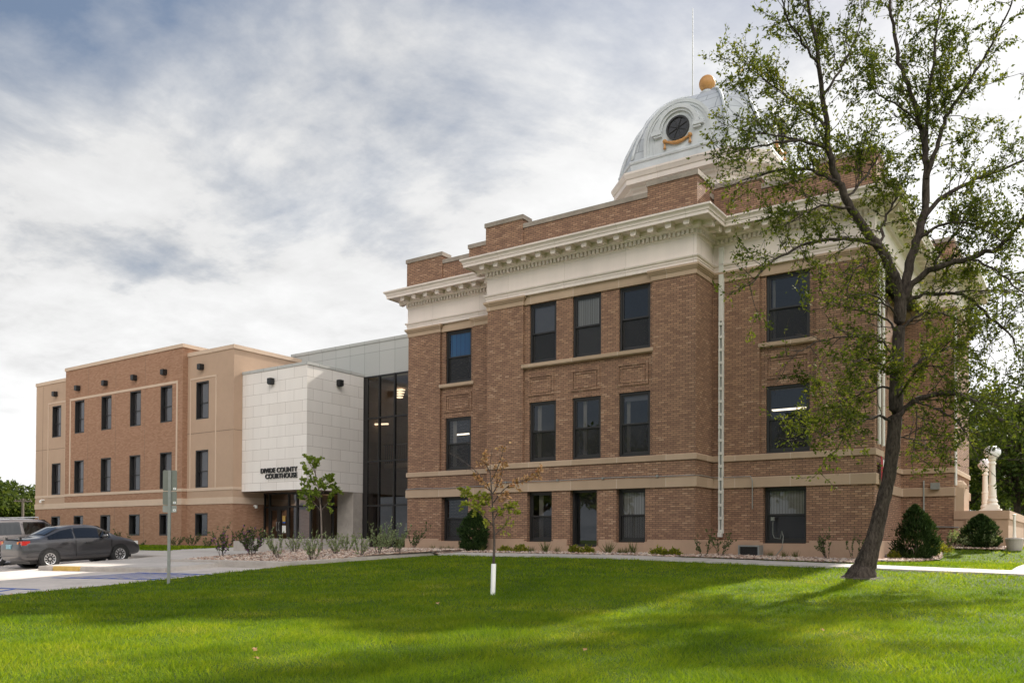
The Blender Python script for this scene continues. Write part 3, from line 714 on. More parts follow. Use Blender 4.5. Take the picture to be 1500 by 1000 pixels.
    # parapet of brick with stone coping; corner piers rise above it
    pa = MB(); pa.sweep([(0, 10.36), (0, 11.28)], OUT); pa.sweep([(-.38, 11.28), (-.38, 10.36)], OUT)
    cp = MB(); cp.sweep([(-.42, 11.28), (.04, 11.28), (.04, 11.44), (-.42, 11.46), (-.42, 11.28)], OUT)
    for x0, x1, y0, y1 in ((XA-.06, -16.95, YB-.06, YB+.46), (-12.0, XB+.06, YB-.06, YB+1.0), (XL-.06, -21.9, YW-.06, YW+.46), (-20.5, XA-.06, YW-.06, YW+.46), (XB+.06, -8.7, YW-.06, YW+.46), (-7.0, XR+.06, YW-.06, YW+1.1)):
        pa.box(x0, x1, y0, y1, 10.4, 11.60, skip='b'); cp.box(x0-.04, x1+.04, y0-.04, y1+.04, 11.60, 11.76)
    pw = pa.build('parapet', M_brick, R); cpo = cp.build('coping', M_coping, pw)
    rf = MB(); rf.face([(x, y, 10.58) for x, y in ((XL+.3, YW+.3), (XR-.3, YW+.3), (XR-.3, YE-.3), (XL+.3, YE-.3))]); rf.face([(x, y, 10.585) for x, y in ((XA+.3, YB+.3), (XB-.3, YB+.3), (XB-.3, YW+.4), (XA+.3, YW+.4))]); rf.build('roof', M_roof, R)
    # interior: floors, ceilings and back wall, so the panes look into rooms
    it = MB()
    for za in (2.15, 5.55, 8.9): it.box(XL+.6, XR-.9, YW+.45, YE-.6, za-.02, za+.28)
    it.box(XL+.6, XR-.9, YW+4.5, YW+4.6, -.5, 8.9); it.box(XA+.6, XB-.6, YB+.45, YW+.45, 2.13, 2.41); it.box(XA+.6, XB-.6, YB+.45, YW+.45, 5.53, 5.81); it.box(XA+.6, XB-.6, YB+.45, YW+.45, 8.89, 9.0)
    for xx, ya in ((-19.0, YW), (-15.3, YB), (-13.45, YB), (-9.6, YW)): it.box(xx-.06, xx+.06, ya+.6, YW+4.5, -.5, 8.8)
    it.box(XL+.6, XR-.9, YW+.45, YW+4.5, -.62, -.5)
    it.build('interior', M_dark, R)
    # windows
    Yb, Yw = YB+.11+.06, YW+.11+.06
    bl3 = [[(0, M_blind, 1.0)], [(0, M_blindw, 1.0), (1, M_blind, 1.0)], []]
    for (a, b), bl in zip(B3, bl3): window(R, a, Yb, z3[0], b-a, z3[1]-z3[0], 'sash', bl)
    def curtain(w_, x0, x1, h):
        q = MB(); q.box(x0, x1, .20, .22, .08, h-.08); q.build('curtain', M_curtain, w_)
    for k, (a, b) in enumerate(B3):
        wn_ = window(R, a, Yb, z2[0], b-a, z2[1]-z2[0], 'sash', [(0, M_blind, .16)] if k == 2 else []); curtain(wn_, (.20, .30, .17)[k], (.36, .44, .30)[k], 2.15)
    for k, ((a, b), bl) in enumerate(zip(B1, [[], [], [(0, M_blindw, 1.0), (1, M_blindw, 1.0)]])):
        if k == 1: 
            o = window(R, a, YB+.18, -.25, b-a, 1.95, 'fixed', [(0, M_mesh, 1.0)])
        else:
            o = window(R, a, YB+.18, z1[0], b-a, z1[1]-z1[0], 'sash', bl)
            if k == 0: curtain(o, .28, .46, 1.79)
    window(R, LW[0], Yw, z3[0], LW[1]-LW[0], 2.17, 'sash', [(0, M_blindb, 1.0)])
    curtain(window(R, LW[0], Yw, z2[0], LW[1]-LW[0], 2.15, 'sash'), .2, .38, 2.15); window(R, LW1[0], YW+.2, z1[0], LW1[1]-LW1[0], 1.79, 'sash')
    curtain(window(R, RW[0], Yw, z3[0], RW[1]-RW[0], 2.17, 'sash'), .13, .22, 2.17); window(R, RW[0], Yw, z2[0], RW[1]-RW[0], 2.15, 'sash'); window(R, RW1[0], YW+.2, z1[0], RW1[1]-RW1[0], 1.79, 'sash', [(0, M_blindw, 1.0)])
    # lit tube lamps on the ceilings behind three of the windows
    def tube_lamp(px, Y, along_x):
        a = on_y(*px[0], Y); d2 = ray(*px[1])
        b = d2*(Y/d2[1]) if along_x else d2*(a[2]/d2[2])
        if along_x: b[2] = a[2]
        l = MB(); l.tube([tuple(a), tuple(b)], .035, 6); l.build('ceiling_lamp', M_lampon, R)
    tube_lamp(((920, 473), (934, 482.5)), 27.2, False); tube_lamp(((924, 472), (938, 481.5)), 27.2, False)
    tube_lamp(((1131, 601), (1182, 597)), 28.4, True); tube_lamp(((1131, 614.5), (1182, 612)), 29.6, True); tube_lamp(((669, 636.5), (687, 634)), 28.4, True)
    # downpipes
    dp = MB(); x, y = -10.02+.02, YW-.07
    dp.box(x-.078, x-.034, y-.05, y+.05, .22, 7.2); dp.box(x+.034, x+.078, y-.05, y+.05, .22, 7.2); dp.box(x-.078, x+.078, y-.05, y+.05, 7.2, 9.62)
    for k in range(17): dp.box(x-.082, x+.082, y-.056, y+.05, .25+k*.425, .34+k*.425)
    dp.box(x-.07, x+.05, y-.13, y+.03, .10, .24)
    dpo = dp.build('downpipe', M_pipe, R); dk = MB(); dk.box(x-.034, x+.034, y+.0, y+.05, .22, 7.2); dk.build('pipe_slot', M_steel, dpo)
    for yy in (YW+.35, YW+.95):
        q = MB(); q.tube([(XR+.06, yy, 9.6), (XR+.06, yy, 2.9)], .055, 8); q.build('downpipe', M_pipe, R)
    # conduit running along the lower belt course and the bent conduit by the pipe
    cd = MB(); pts = [(x_, YW-.10 if x_ < XA else YB-.10, 2.06+.018*math.sin(x_*2.1)+(.02 if -19 < x_ < -16 else 0)) for x_ in np.linspace(XL, XA-.05, 8)]+[(x_, YB-.10, 2.065+.012*math.sin(x_*1.3)) for x_ in np.linspace(XA-.05, XB, 18)]+[(XB+.09, YB+.3, 2.06), (XB+.09, YW-.1, 2.055), (-9.0, YW-.1, 2.05), (-8.95, YW-.1, 1.9), (-8.95, YW-.09, 1.0)]
    cd.tube(pts, .016, 6)
    for x_ in (-17.6, -15.4, -13.6, -11.6): cd.box(x_-.03, x_+.03, YB-.13, YB-.05, 2.03, 2.10)
    cd.build('conduit', M_steel, R)
    hk = MB(); hk.tube([(-8.35, YW+.1, .62), (-8.35, YW+.1, .2), (-8.30, YW+.08, .08), (-8.1, YW+.05, .05), (-8.05, YW+.05, .3), (-8.0, YW+.04, .12), (-8.0, YW-.1, -.25), (-8.15, YW-.3, -.5)], .014, 6); hk.box(-8.40, -8.30, YW+.04, YW+.14, .62, .74); hk.build('power_inlet', M_signback, R)
    jb = MB(); jb.box(-5.0, -4.7, YP-.2, YP, 1.95, 2.2); jb.tube([(-5.25, YP-.06, 2.3), (-5.25, YP-.06, .2)], .03, 6); jb.tube([(-5.0, YP-.05, .55), (-4.07, YP-.05, .52)], .02, 6); jb.build('junction_box', M_steel, R)
    # rounded stone capping at the portico's corner
    q = MB(); q.box(XP+.002, XP+.33, YP+.1, YP+1.6, 1.05, 2.0); q.lathe([(.0, 2.3), (.12, 2.27), (.24, 2.12), (.25, 2.0)], 16, (XP+.15, YP+.5)); q.build('portico_pier', M_belt, R)
    q = MB(); q.tube([(XP+.05, YP+.16, 2.1), (XP+.05, YP+.16, 9.0)], .05, 8); q.build('portico_column', M_pipe, R)
    dome(R)
    del R['world_children']
    return R
def dome(R):
    cx, cy = -14.4, 36.35; h, c_ = 3.23, 2.13
    oc = [(-c_, -h), (c_, -h), (h, -c_), (h, c_), (c_, h), (-c_, h), (-h, c_), (-h, -c_)]
    path = [(cx+a, cy+b) for a, b in oc]
    d = MB(); d.sweep([(.10, 15.98), (.10, 16.38), (.15, 16.40), (.17, 16.47), (.15, 16.53), (.02, 16.60)], path)
    D = d.build('dome', M_dome_trim, R)
    dr = MB(); dr.sweep([(-.30, 10.5), (-.30, 15.0)], path); dr.build('drum', M_brick, D)
    cn = MB(); cn.sweep([(-.32, 14.75), (-.16, 14.75), (-.16, 15.05), (-.1, 15.07), (-.05, 15.2), (.08, 15.27), (.08, 15.38), (.34, 15.44), (.34, 15.66), (.38, 15.68), (.44, 15.82), (.46, 15.85), (.46, 15.94), (.1, 16.0)], path)
    for k in range(8):
        a = Vector(path[k]); b = Vector(path[(k+1) % 8]); dd = (b-a).normalized(); nn = Vector((dd.y, -dd.x))
        for q in ((a+dd*.22, b-dd*.22) if k % 2 == 0 else ()): 
            # pilaster blocks under the drum cornice
            for (w_, o0, o1, z0, z1) in ((.44, -.3, -.05, 10.6, 14.5), (.56, -.3, .05, 14.5, 14.76)): obox(cn, q, dd, nn, w_, o0, o1, z0, z1)
    cn.build('drum_cornice', M_cream, D)
    prof = [(1.0, 16.58), (.985, 16.85), (.96, 17.15), (.93, 17.45), (.89, 17.75), (.85, 18.08), (.80, 18.42), (.73, 18.76), (.655, 19.08), (.56, 19.38), (.45, 19.66), (.32, 19.90), (.18, 20.08), (.10, 20.16)]
    sh = MB(); rings = []
    for s, z in prof:
        rings.append(len(sh.v)); sh.v += [(cx+a*s, cy+b*s, z) for a, b in oc]
    for k in range(len(rings)-1):
        for j in range(8): sh.f.append((rings[k]+j, rings[k]+(j+1) % 8, rings[k+1]+(j+1) % 8, rings[k+1]+j)); sh.m.append(0)
    sh.build('dome_shell', M_dome, D)
    for j in range(8):
        rb = MB(); pts = [(cx+oc[j][0]*(s+.012), cy+oc[j][1]*(s+.012), z+.02) for s, z in prof]; rb.tube(pts, [.075*(.5+.5*s) for s, z in prof], 8); rb.build('dome_rib', M_dome_trim, D, smooth=True)
    # arched dormers on the four broad faces
    for q in range(4):
        ca, sa = math.cos(q*math.pi/2), math.sin(q*math.pi/2)
        T = lambda x, y, z: (cx+x*ca-y*sa, cy+x*sa+y*ca, z)
        def X(mb): mb.v = [T(*v) for v in mb.v]
        N = 28; zc, r0 = 17.08, 1.53; yf = -3.27
        arc = lambda r, zc_=zc: [(-r, 16.5)]+[(-r*math.cos(math.pi*i/N), zc_+r*math.sin(math.pi*i/N)) for i in range(N+1)]+[(r, 16.5)]
        dm = MB(); A = arc(r0)
        dm.face([(x, yf, z) for x, z in A])
        for (x0, z0_), (x1, z1_) in zip(A[:-1], A[1:]): dm.face([(x0, yf, z0_), (x0, -.7, z0_), (x1, -.7, z1_), (x1, yf, z1_)])
        # stepped archivolts round the dormer
        for ra, rbv, yo in ((r0-.10, r0+.04, .07), (r0-.20, r0-.10, .035), (r0-.42, r0-.38, .03)):
            Ai, Ao = arc(ra), arc(rbv)
            for k in range(len(Ai)-1):
                dm.face([(Ai[k][0], yf-yo, Ai[k][1]), (Ao[k][0], yf-yo, Ao[k][1]), (Ao[k+1][0], yf-yo, Ao[k+1][1]), (Ai[k+1][0], yf-yo, Ai[k+1][1])][::-1])
                dm.face([(Ao[k][0], yf-yo, Ao[k][1]), (Ao[k][0], yf+.3, Ao[k][1]), (Ao[k+1][0], yf+.3, Ao[k+1][1]), (Ao[k+1][0], yf-yo, Ao[k+1][1])])
                dm.face([(Ai[k][0], yf-yo, Ai[k][1]), (Ai[k+1][0], yf-yo, Ai[k+1][1]), (Ai[k+1][0], yf, Ai[k+1][1]), (Ai[k][0], yf, Ai[k][1])])
        # hood mould over the round window with its shoulders
        oz = 17.46
        for ra, rbv, yo in ((.80, .97, .16), (.70, .80, .09)):
            for i in range(N):
                a0, a1 = math.pi*i/N, math.pi*(i+1)/N
                pi_ = [(-ra*math.cos(a), oz+ra*math.sin(a)) for a in (a0, a1)]; po = [(-rbv*math.cos(a), oz+rbv*math.sin(a)) for a in (a0, a1)]
                dm.face([(pi_[0][0], yf-yo, pi_[0][1]), (pi_[1][0], yf-yo, pi_[1][1]), (po[1][0], yf-yo, po[1][1]), (po[0][0], yf-yo, po[0][1])])
                dm.face([(po[0][0], yf-yo, po[0][1]), (po[1][0], yf-yo, po[1][1]), (po[1][0], yf, po[1][1]), (po[0][0], yf, po[0][1])])
                dm.face([(pi_[1][0], yf-yo, pi_[1][1]), (pi_[0][0], yf-yo, pi_[0][1]), (pi_[0][0], yf, pi_[0][1]), (pi_[1][0], yf, pi_[1][1])])
        for sx in (-1, 1):
            dm.box(sx*.72, sx*1.18, yf-.18, yf, oz-.13, oz+.02); dm.box(sx*.72, sx*1.06, yf-.13, yf, oz-.22, oz-.13)
        X(dm); dmo = dm.build('dormer', M_dome_trim, D)
        ocu = MB()
        for k in range(32):
            a0, a1 = 2*math.pi*k/32, 2*math.pi*(k+1)/32
            for ra, rbv, yo in ((.44, .52, .07),):
                P = lambda r, a, y: (r*math.cos(a), y, oz+r*math.sin(a))
                ocu.face([P(ra, a0, yf-yo), P(rbv, a0, yf-yo), P(rbv, a1, yf-yo), P(ra, a1, yf-yo)][::-1]); ocu.face([P(rbv, a0, yf-yo), P(rbv, a0, yf), P(rbv, a1, yf), P(rbv, a1, yf-yo)]); ocu.face([P(ra, a0, yf-yo), P(ra, a1, yf-yo), P(ra, a1, yf-.01), P(ra, a0, yf-.01)])
        for k in range(4):
            a = math.pi*k/4+math.pi/8; ocu.tube([(-.45*math.cos(a), yf-.03, oz-.45*math.sin(a)), (.45*math.cos(a), yf-.03, oz+.45*math.sin(a))], .014, 5)
        X(ocu); ocu.build('oculus_frame', M_frame, D)
        gl = MB(); gl.face([(.46*math.cos(2*math.pi*k/32), yf-.012, oz+.46*math.sin(2*math.pi*k/32)) for k in range(32)]); X(gl); gl.build('oculus_glass', M_ocu, D)
        ga = MB(); pts = [(-.56+1.12*i/14, yf-.07, 17.0-.16*math.sin(math.pi*i/14)) for i in range(15)]
        ga.tube(pts, [.038+.038*math.sin(math.pi*i/14)+.008*(i % 2) for i in range(15)], 8)
        for sx in (-1, 1):
            ga.lathe([(0, 17.09), (.07, 17.07), (.1, 17.0), (.07, 16.93), (0, 16.91)], 10, (sx*.57, yf-.08)); ga.lathe([(.02, 16.93), (.035, 16.86), (.03, 16.83), (.06, 16.74), (.075, 16.68), (0, 16.67)], 8, (sx*.57, yf-.08))
        X(ga); ga.build('garland', M_gold, D, smooth=True)
    nk = MB(); nk.lathe([(.55, 20.0), (.52, 20.12), (.36, 20.2), (.30, 20.3), (.33, 20.34), (.33, 20.40), (.24, 20.44), (.20, 20.5)], 20, (cx, cy)); nk.build('finial_neck', M_dome_trim, D, smooth=True)
    ba = MB(); ba.lathe([(.37*math.sin(math.pi*i/18)+.001, 20.83-.37*math.cos(math.pi*i/18)) for i in range(19)], 28, (cx, cy)); ba.build('finial_ball', M_gold, D, smooth=True)
    an = MB(); an.tube([(cx-.75, cy+.1, 19.6), (cx-.75, cy+.1, 22.6), (cx-.75, cy+.1, 24.62)], [.022, .018, .012], 6); an.build('lightning_rod', M_signback, D)
old_courthouse()
# ------------------------------------------------------------------ the annex
def annex():
    R = thing('courthouse_annex', 'tan brick and stucco courthouse annex with white stone entrance block', 'annex', (-43.0, 33.0, -.55))
    R['world_children'] = 1
    Yc, Ym, Yw, Yg = 26.2, 26.5, 27.02, 30.81
    XLa, XCa, XCb, XRa, XWb = -55.0, -50.85, -39.08, -35.26, -30.48
    wz3, wz2, wz1 = (6.11, 8.06), (2.56, 4.51), (.08, 1.25)
    WC = [-49.80, -46.90, -43.97, -41.07]; WW = 1.08
    back = 47.0
    br = MB(); st = MB()
    ops = lambda xs, a, zs: [(x-a, x+WW-a, *z) for x in xs for z in zs]
    # brick centre block, full height; brick base all round; stucco above it on the ends
    wall(br, (XCa, Yc), (XCb, Yc), -1.0, 10.0, ops(WC, XCa, (wz1, wz2, wz3)), .26)
    wall(br, (XCb, Yc), (XCb, Yc+1.7), 2.03, 10.0); wall(br, (XCa, Yc+1.7), (XCa, Yc), 9.4, 10.0); wall(br, (XCb, Yc+1.7), (XCa, Yc+1.7), 9.3, 10.0)
    wall(br, (XCb, Yc), (XCb, Ym), -1.0, 2.03); wall(br, (XCa, Ym), (XCa, Yc), -1.0, 9.5)
    wall(br, (XLa, Ym), (XCa, Ym), -1.0, 1.72, ops([-53.02], XLa, (wz1,)), .26); wall(br, (XCb, Ym), (XRa, Ym), -1.0, 1.72, ops([-38.36], XCb, (wz1,)), .26)
    wall(br, (XRa, Ym), (XRa, back), -1.0, 1.72); wall(br, (XLa, back), (XLa, Ym), -1.0, 1.72); wall(br, (XRa, back), (XLa, back), -1, 1.72)
    br.build('brick_wall', M_abrick, R)
    wall(st, (XLa, Ym), (XCa, Ym), 1.70, 9.5, ops([-53.02], XLa, (wz2, wz3)), .26); wall(st, (XCb, Ym), (XRa, Ym), 1.70, 9.5, ops([-38.36], XCb, (wz2, wz3)), .26)
    wall(st, (XRa, Ym), (XRa, back), 1.70, 9.5); wall(st, (XLa, back), (XLa, Ym), 1.70, 9.5); wall(st, (XRa, back), (XLa, back), 1.70, 9.5)
    st.build('stucco_wall', M_beige, R)
    # pale bands, frames and joints
    b = MB()
    b.sweep([(-.01, 1.70), (.03, 1.70), (.03, 2.03), (-.01, 2.03)], [(XLa, back), (XLa, Ym), (XCa, Ym), (XCa, Yc), (XCb, Yc), (XCb, Ym), (XRa, Ym), (XRa, back)], closed=False)
    b.sweep([(-.01, 2.40), (.025, 2.40), (.025, 2.545), (-.01, 2.545)], [(XLa, back), (XLa, Ym), (XCa, Ym), (XCa, Yc), (XCb, Yc), (XCb, Ym), (XRa, Ym), (XRa, back)], closed=False)
    b.build('stucco_band', M_beige_lt, R)
    f = MB()
    f.box(-50.33, -50.21, Yc-.02, Yc+.01, 2.55, 8.10); f.box(-39.62, -39.50, Yc-.02, Yc+.01, 2.55, 8.10); f.box(-50.33, -39.50, Yc-.022, Yc+.01, 8.10, 8.23)
    for a, e in ((-53.5, -51.35), (-38.85, -36.63)):
        f.box(a, a+.08, Ym-.02, Ym+.01, 2.55, 8.20); f.box(e-.08, e, Ym-.02, Ym+.01, 2.55, 8.20); f.box(a, e, Ym-.022, Ym+.01, 8.20, 8.29)
    f.build('stucco_trim', M_beige_lt, R)
    def jb(*b):
        q = MB(); q.box(*b); q.build('control_joint', M_beige_dk, R)
    for a, e in ((XLa+.01, -53.5), (-53.42, -51.43), (-51.35, XCa), (XCb, -38.85), (-38.77, -36.71), (-36.63, XRa-.01)): jb(a, e, Ym-.004, Ym+.01, 5.385, 5.415)
    jb(XRa-.01, XRa+.004, Ym+.01, Yw, 5.385, 5.415)
    for x_ in (-54.15, ): jb(x_-.012, x_+.012, Ym-.004, Ym+.01, -.5, 1.69); jb(x_-.012, x_+.012, Ym-.0045, Ym+.01, 2.56, 9.4)
    for x_ in (-48.3, -45.4, -42.5): jb(x_-.01, x_+.01, Yc-.003, Yc+.01, -.5, 1.69); jb(x_-.01, x_+.01, Yc-.003, Yc+.01, 2.56, 8.09); jb(x_-.01, x_+.01, Yc-.003, Yc+.01, 8.24, 9.9)
    # copings and roofs
    c = MB()
    c.sweep([(-.30, 9.93), (.05, 9.93), (.05, 10.12), (-.3, 10.15), (-.3, 9.93)], [(XCa, Yc+1.7), (XCa, Yc), (XCb, Yc), (XCb, Yc+1.7)])
    c.sweep([(-.30, 9.46), (.05, 9.46), (.05, 9.66), (-.3, 9.69), (-.3, 9.46)], [(XLa, back), (XLa, Ym+.01), (XRa, Ym+.01), (XRa, back)])
    c.build('coping', M_beige_lt, R)
    r = MB(); r.box(XLa+.3, XRa-.3, Ym+.3, back-.3, 9.2, 9.3); r.build('roof', M_roof, R)
    for x in WC:
        for z in (wz3, wz2): window(R, x, Yc+.015, z[0], WW, z[1]-z[0], 'slim', [(0, M_blind, 1.0), (1, M_blind, 1.0 if (int(x) % 3) else .6)])
        window(R, x, Yc+.015, wz1[0], WW, wz1[1]-wz1[0], 'fixed')
    for x in (-53.02, -38.36):
        for z in (wz3, wz2): window(R, x, Ym+.015, z[0], WW, z[1]-z[0], 'slim', [(0, M_blind, 1.0), (1, M_blind, 1.0)])
        window(R, x, Ym+.015, wz1[0], WW, wz1[1]-wz1[0], 'fixed')
    it = MB()
    it.box(XLa+.4, XRa-.4, Ym+3.5, Ym+3.6, -.5, 9.0)
    for za in (1.6, 5.2, 8.7): it.box(XLa+.4, XRa-.4, Ym+.35, Ym+3.5, za, za+.3)
    it.build('interior', M_dark, R)
    # white stone entrance block overhanging the doors
    w = MB(); zb, zt = 2.30, 8.22
    wall(w, (XRa+.01, Yw), (XWb, Yw), zb, zt); wall(w, (XWb, Yw), (XWb, Yg+.2), zb, zt)
    W = w.build('entrance_block', M_white_panel, R)
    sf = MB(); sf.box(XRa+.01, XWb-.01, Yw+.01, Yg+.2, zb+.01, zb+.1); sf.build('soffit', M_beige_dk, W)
    c2 = MB(); c2.sweep([(-.3, 8.20), (.03, 8.20), (.03, 8.34), (-.3, 8.36), (-.3, 8.20)], [(XRa+.01, Yw), (XWb, Yw), (XWb, Yg-.02)], closed=False); c2.box(XRa+.01, XWb-.3, Yw+.3, Yg, 8.0, 8.15); c2.build('coping', M_grey_panel, W)
    # grey metal clad link over the curtain wall
    lk = MB(); wall(lk, (-36.0, Yg), (XL+.02, Yg), 8.20, 9.88); lk.box(-36.0, XL, Yg+.01, Yg+8, 9.6, 9.7, skip='f'); wall(lk, (-36.0, Yg+8), (-36, Yg), 8.2, 9.88)
    LK = lk.build('link_cladding', M_grey_panel, R)
    c3 = MB(); c3.sweep([(-.3, 9.86), (.04, 9.86), (.04, 10.01), (-.3, 10.03), (-.3, 9.86)], [(-36.0, Yg+8), (-36.0, Yg), (XL+.02, Yg)], closed=False); c3.build('coping', M_grey_panel, LK)
    # curtain wall
    cw = MB(); zc = (-.55, 1.64, 3.87, 6.05, 8.20)
    xs = [XWb+.01, -29.41, -28.37, -27.33, -26.29, -25.2, XL]
    for x in xs: cw.box(x-.04, x+.04, Yg-.06, Yg+.08, zc[0], zc[-1]-.01)
    for z in zc[1:-1]: 
        for a, e in zip(xs[:-1], xs[1:]): cw.box(a+.04, e-.04, Yg-.05, Yg+.07, z-.04, z+.04)
    cw.box(XWb+.05, XL, Yg-.04, Yg+.06, 8.12, 8.19); cw.box(XWb+.01, XWb+.28, Yg-.03, Yg+.06, zc[0], 8.1)
    for x in (-28.42, -27.3): cw.box(x-.03, x+.03, Yg-.07, Yg+.05, zc[0], 1.60)
    CW = cw.build('curtain_wall_frame', M_frame, R)
    gl = MB(); gl.face([(XWb, Yg, -.55), (XL, Yg, -.55), (XL, Yg, 8.19), (XWb, Yg, 8.19)]); gl.build('curtain_glass', M_dkglass, CW)
    hd = MB(); hd.tube([(-27.45, Yg-.12, .35), (-27.45, Yg-.14, .75)], .022, 6); hd.build('door_handle', M_steel, CW)
    # lobby behind the glass
    lb = MB(); lb.box(XWb-1, XL-.1, Yg+5, Yg+5.1, -.55, 8.2); lb.box(XWb-1.0, XWb-.9, Yg+.2, Yg+5, -.55, 8.2); lb.box(XWb-1, XL-.1, Yg+.3, Yg+5, 8.0, 8.1); lb.box(XWb-.9, XL-.1, Yg+2.4, Yg+5, 3.75, 4.0)
    lb.box(XWb-1, XL-.1, Yg+.1, Yg+5, -.65, -.55)
    lb.build('lobby', M_room, R)
    rl = MB(); rl.tube([(XWb-.9, Yg+2.42, 5.0), (XL-.2, Yg+2.42, 5.0)], .03, 6)
    for k in range(44): x = XWb-.8+k*.15; rl.box(x-.012, x+.012, Yg+2.41, Yg+2.43, 4.0, 5.0)
    rl.build('balcony_railing', M_frame, R)
    P = on_y(540, 621.5, Yg+1.6); Q = on_y(561, 628, Yg+1.6)
    l = MB(); l.tube([tuple(P), (Q[0], Yg+2.0, P[2])], .05, 6); l.build('ceiling_lamp', M_lampon, R)
    P = on_y(586, 578, Yg+2.6); l = MB()
    for k in range(4): l.box(P[0]-.15, P[0]+.28-.05*k, Yg+2.4, Yg+2.7, P[2]+.22-.13*k, P[2]+.27-.13*k)
    l.build('ceiling_lamp', M_lampon, R)
    # doors under the block
    Xs, Yf = -31.75, 28.45
    en = MB(); zt_, tz = 2.30, 1.57
    fx = [XRa+.02, -34.82, -33.35, -32.72, Xs]
    def vbar(x, y, z0=-.55, z1=zt_, w_=.05): en.box(x-w_, x+w_, y-w_, y+w_, z0, z1)
    for x in fx: vbar(x, Yf)
    vbar(-34.09, Yf, -.5, tz)
    for a, e in zip(fx[:-1], fx[1:]): en.box(a+.05, e-.05, Yf-.045, Yf+.045, tz-.04, tz+.04); en.box(a+.05, e-.05, Yf-.045, Yf+.045, zt_-.09, zt_); en.box(a+.05, e-.05, Yf-.045, Yf+.045, -.55, -.40)
    for a, e in ((-34.77, -34.14), (-34.04, -33.40)): 
        en.box(a, a+.09, Yf-.04, Yf+.04, -.4, tz-.04); en.box(e-.09, e, Yf-.04, Yf+.04, -.4, tz-.04); en.box(a+.09, e-.09, Yf-.04, Yf+.04, tz-.17, tz-.04); en.box(a+.09, e-.09, Yf-.04, Yf+.04, -.4, -.2)
    fy = [Yf+.0, 29.1, 29.9, 30.75]
    for y in fy[1:]: vbar(Xs, y)
    for a, e in zip(fy[:-1], fy[1:]): en.box(Xs-.045, Xs+.045, a+.05, e-.05, tz-.04, tz+.04); en.box(Xs-.045, Xs+.045, a+.05, e-.05, zt_-.09, zt_); en.box(Xs-.045, Xs+.045, a+.05, e-.05, -.55, -.4)
    E = en.build('entrance_doors', M_frame, R)
    gl = MB(); gl.face([(XRa, Yf, -.5), (Xs, Yf, -.5), (Xs, Yf, 2.3), (XRa, Yf, 2.3)]); gl.face([(Xs, Yf, -.5), (Xs, 30.8, -.5), (Xs, 30.8, 2.3), (Xs, Yf, 2.3)]); gl.build('door_glass', M_dkglass, E)
    h = MB()
    for x in (-34.18, -34.0): h.tube([(x, Yf-.05, .35), (x, Yf-.11, .38), (x, Yf-.11, .78), (x, Yf-.05, .81)], .02, 6)
    h.build('door_handle', M_steel, E)
    n = MB(); n.box(-33.86, -33.58, Yf-.006, Yf-.003, .25, .62); n.build('door_notice', M_white, E)
    n = MB(); n.box(-33.84, -33.62, Yf-.006, Yf-.003, .82, 1.12); n.build('door_sticker', M_yellow, E)
    n = MB(); n.box(-33.84, -33.62, Yf-.006, Yf-.003, .74, .815); n.build('door_sticker', M_blue, E)
    pr = MB(); pr.box(-31.62, XWb-.02, 30.1, 30.80, -.55, 2.31); pr.build('concrete_pier', M_kerb, R)
    ib = MB(); ib.box(XRa+.1, Xs-.3, Yf+3.0, Yf+3.1, -.5, 2.3); ib.build('vestibule', M_room, R)
    # wall lamps
    def wl(x, y, z, ax=0):
        b = MB(); b.box(-.13, .13, -.26, -.02, -.13, .15); b.box(-.10, .10, -.22, -.04, -.155, -.13); b.box(-.09, .09, -.03, .0, -.1, .1)
        o = b.build('wall_lamp', M_black, R); o.location = Vector((x, y, z))-Vector(R.location); o.rotation_euler.z = ax
    for x in (-49.30, -46.35, -43.4, -40.6): wl(x, Yc, 8.76)
    wl(-52.5, Ym, 8.76); wl(-37.82, Ym, 8.78); wl(-32.93, Yw, 7.62); wl(XWb, 29.0, 7.60, math.pi/2)
    # small fittings: camera domes and call box
    k = MB(); k.box(XRa, XRa+.06, Ym+.95, Ym+1.05, .25, .40); k.build('call_box', M_black, R)
    k = MB(); k.tube([(-53.9, Ym, 2.28), (-53.9, Ym-.22, 2.24)], .05, 8); k.tube([(-53.9, Ym-.22, 2.26), (-53.9, Ym-.22, 2.10)], .07, 10); k.build('security_camera', M_white, R)
    k = MB(); k.tube([(XRa, Ym+1.3, 1.62), (XRa+.16, Ym+1.3, 1.62)], .05, 8); k.tube([(XRa+.16, Ym+1.3, 1.66), (XRa+.16, Ym+1.3, 1.5)], .07, 10); k.build('security_camera', M_white, R)
    # raised lettering
    for txt, xr, zb_, hh in (('DIVIDE COUNTY', -31.08, 3.17, .235), ('COURTHOUSE', -31.08, 2.885, .235)):
        cu = bpy.data.curves.new('lettering', 'FONT'); cu.body = txt; cu.size = hh/.70; cu.align_x = 'RIGHT'; cu.extrude = .03; cu.offset = .003; cu.space_character = 1.04
        t = bpy.data.objects.new('lettering', cu); COL.objects.link(t)
        t.rotation_euler = (math.pi/2, 0, 0); t.scale = (.98, 1, 1)
        bpy.context.view_layer.update()
        dg = bpy.context.evaluated_depsgraph_get(); me = bpy.data.meshes.new_from_object(t.evaluated_get(dg)); me.name = 'lettering'
        bpy.data.objects.remove(t); me.materials.clear(); me.materials.append(M_black)
        o = link(bpy.data.objects.new('lettering', me), R); wid = max(v.co.x for v in me.vertices)-min(v.co.x for v in me.vertices)
        want = 2.66 if 'DIV' in txt else 2.30
        o.rotation_euler = (math.pi/2, 0, 0); o.scale = (want/wid, 1, 1); o.location = Vector((xr, Yw-.035, zb_))-Vector(R.location)
    del R['world_children']
annex()
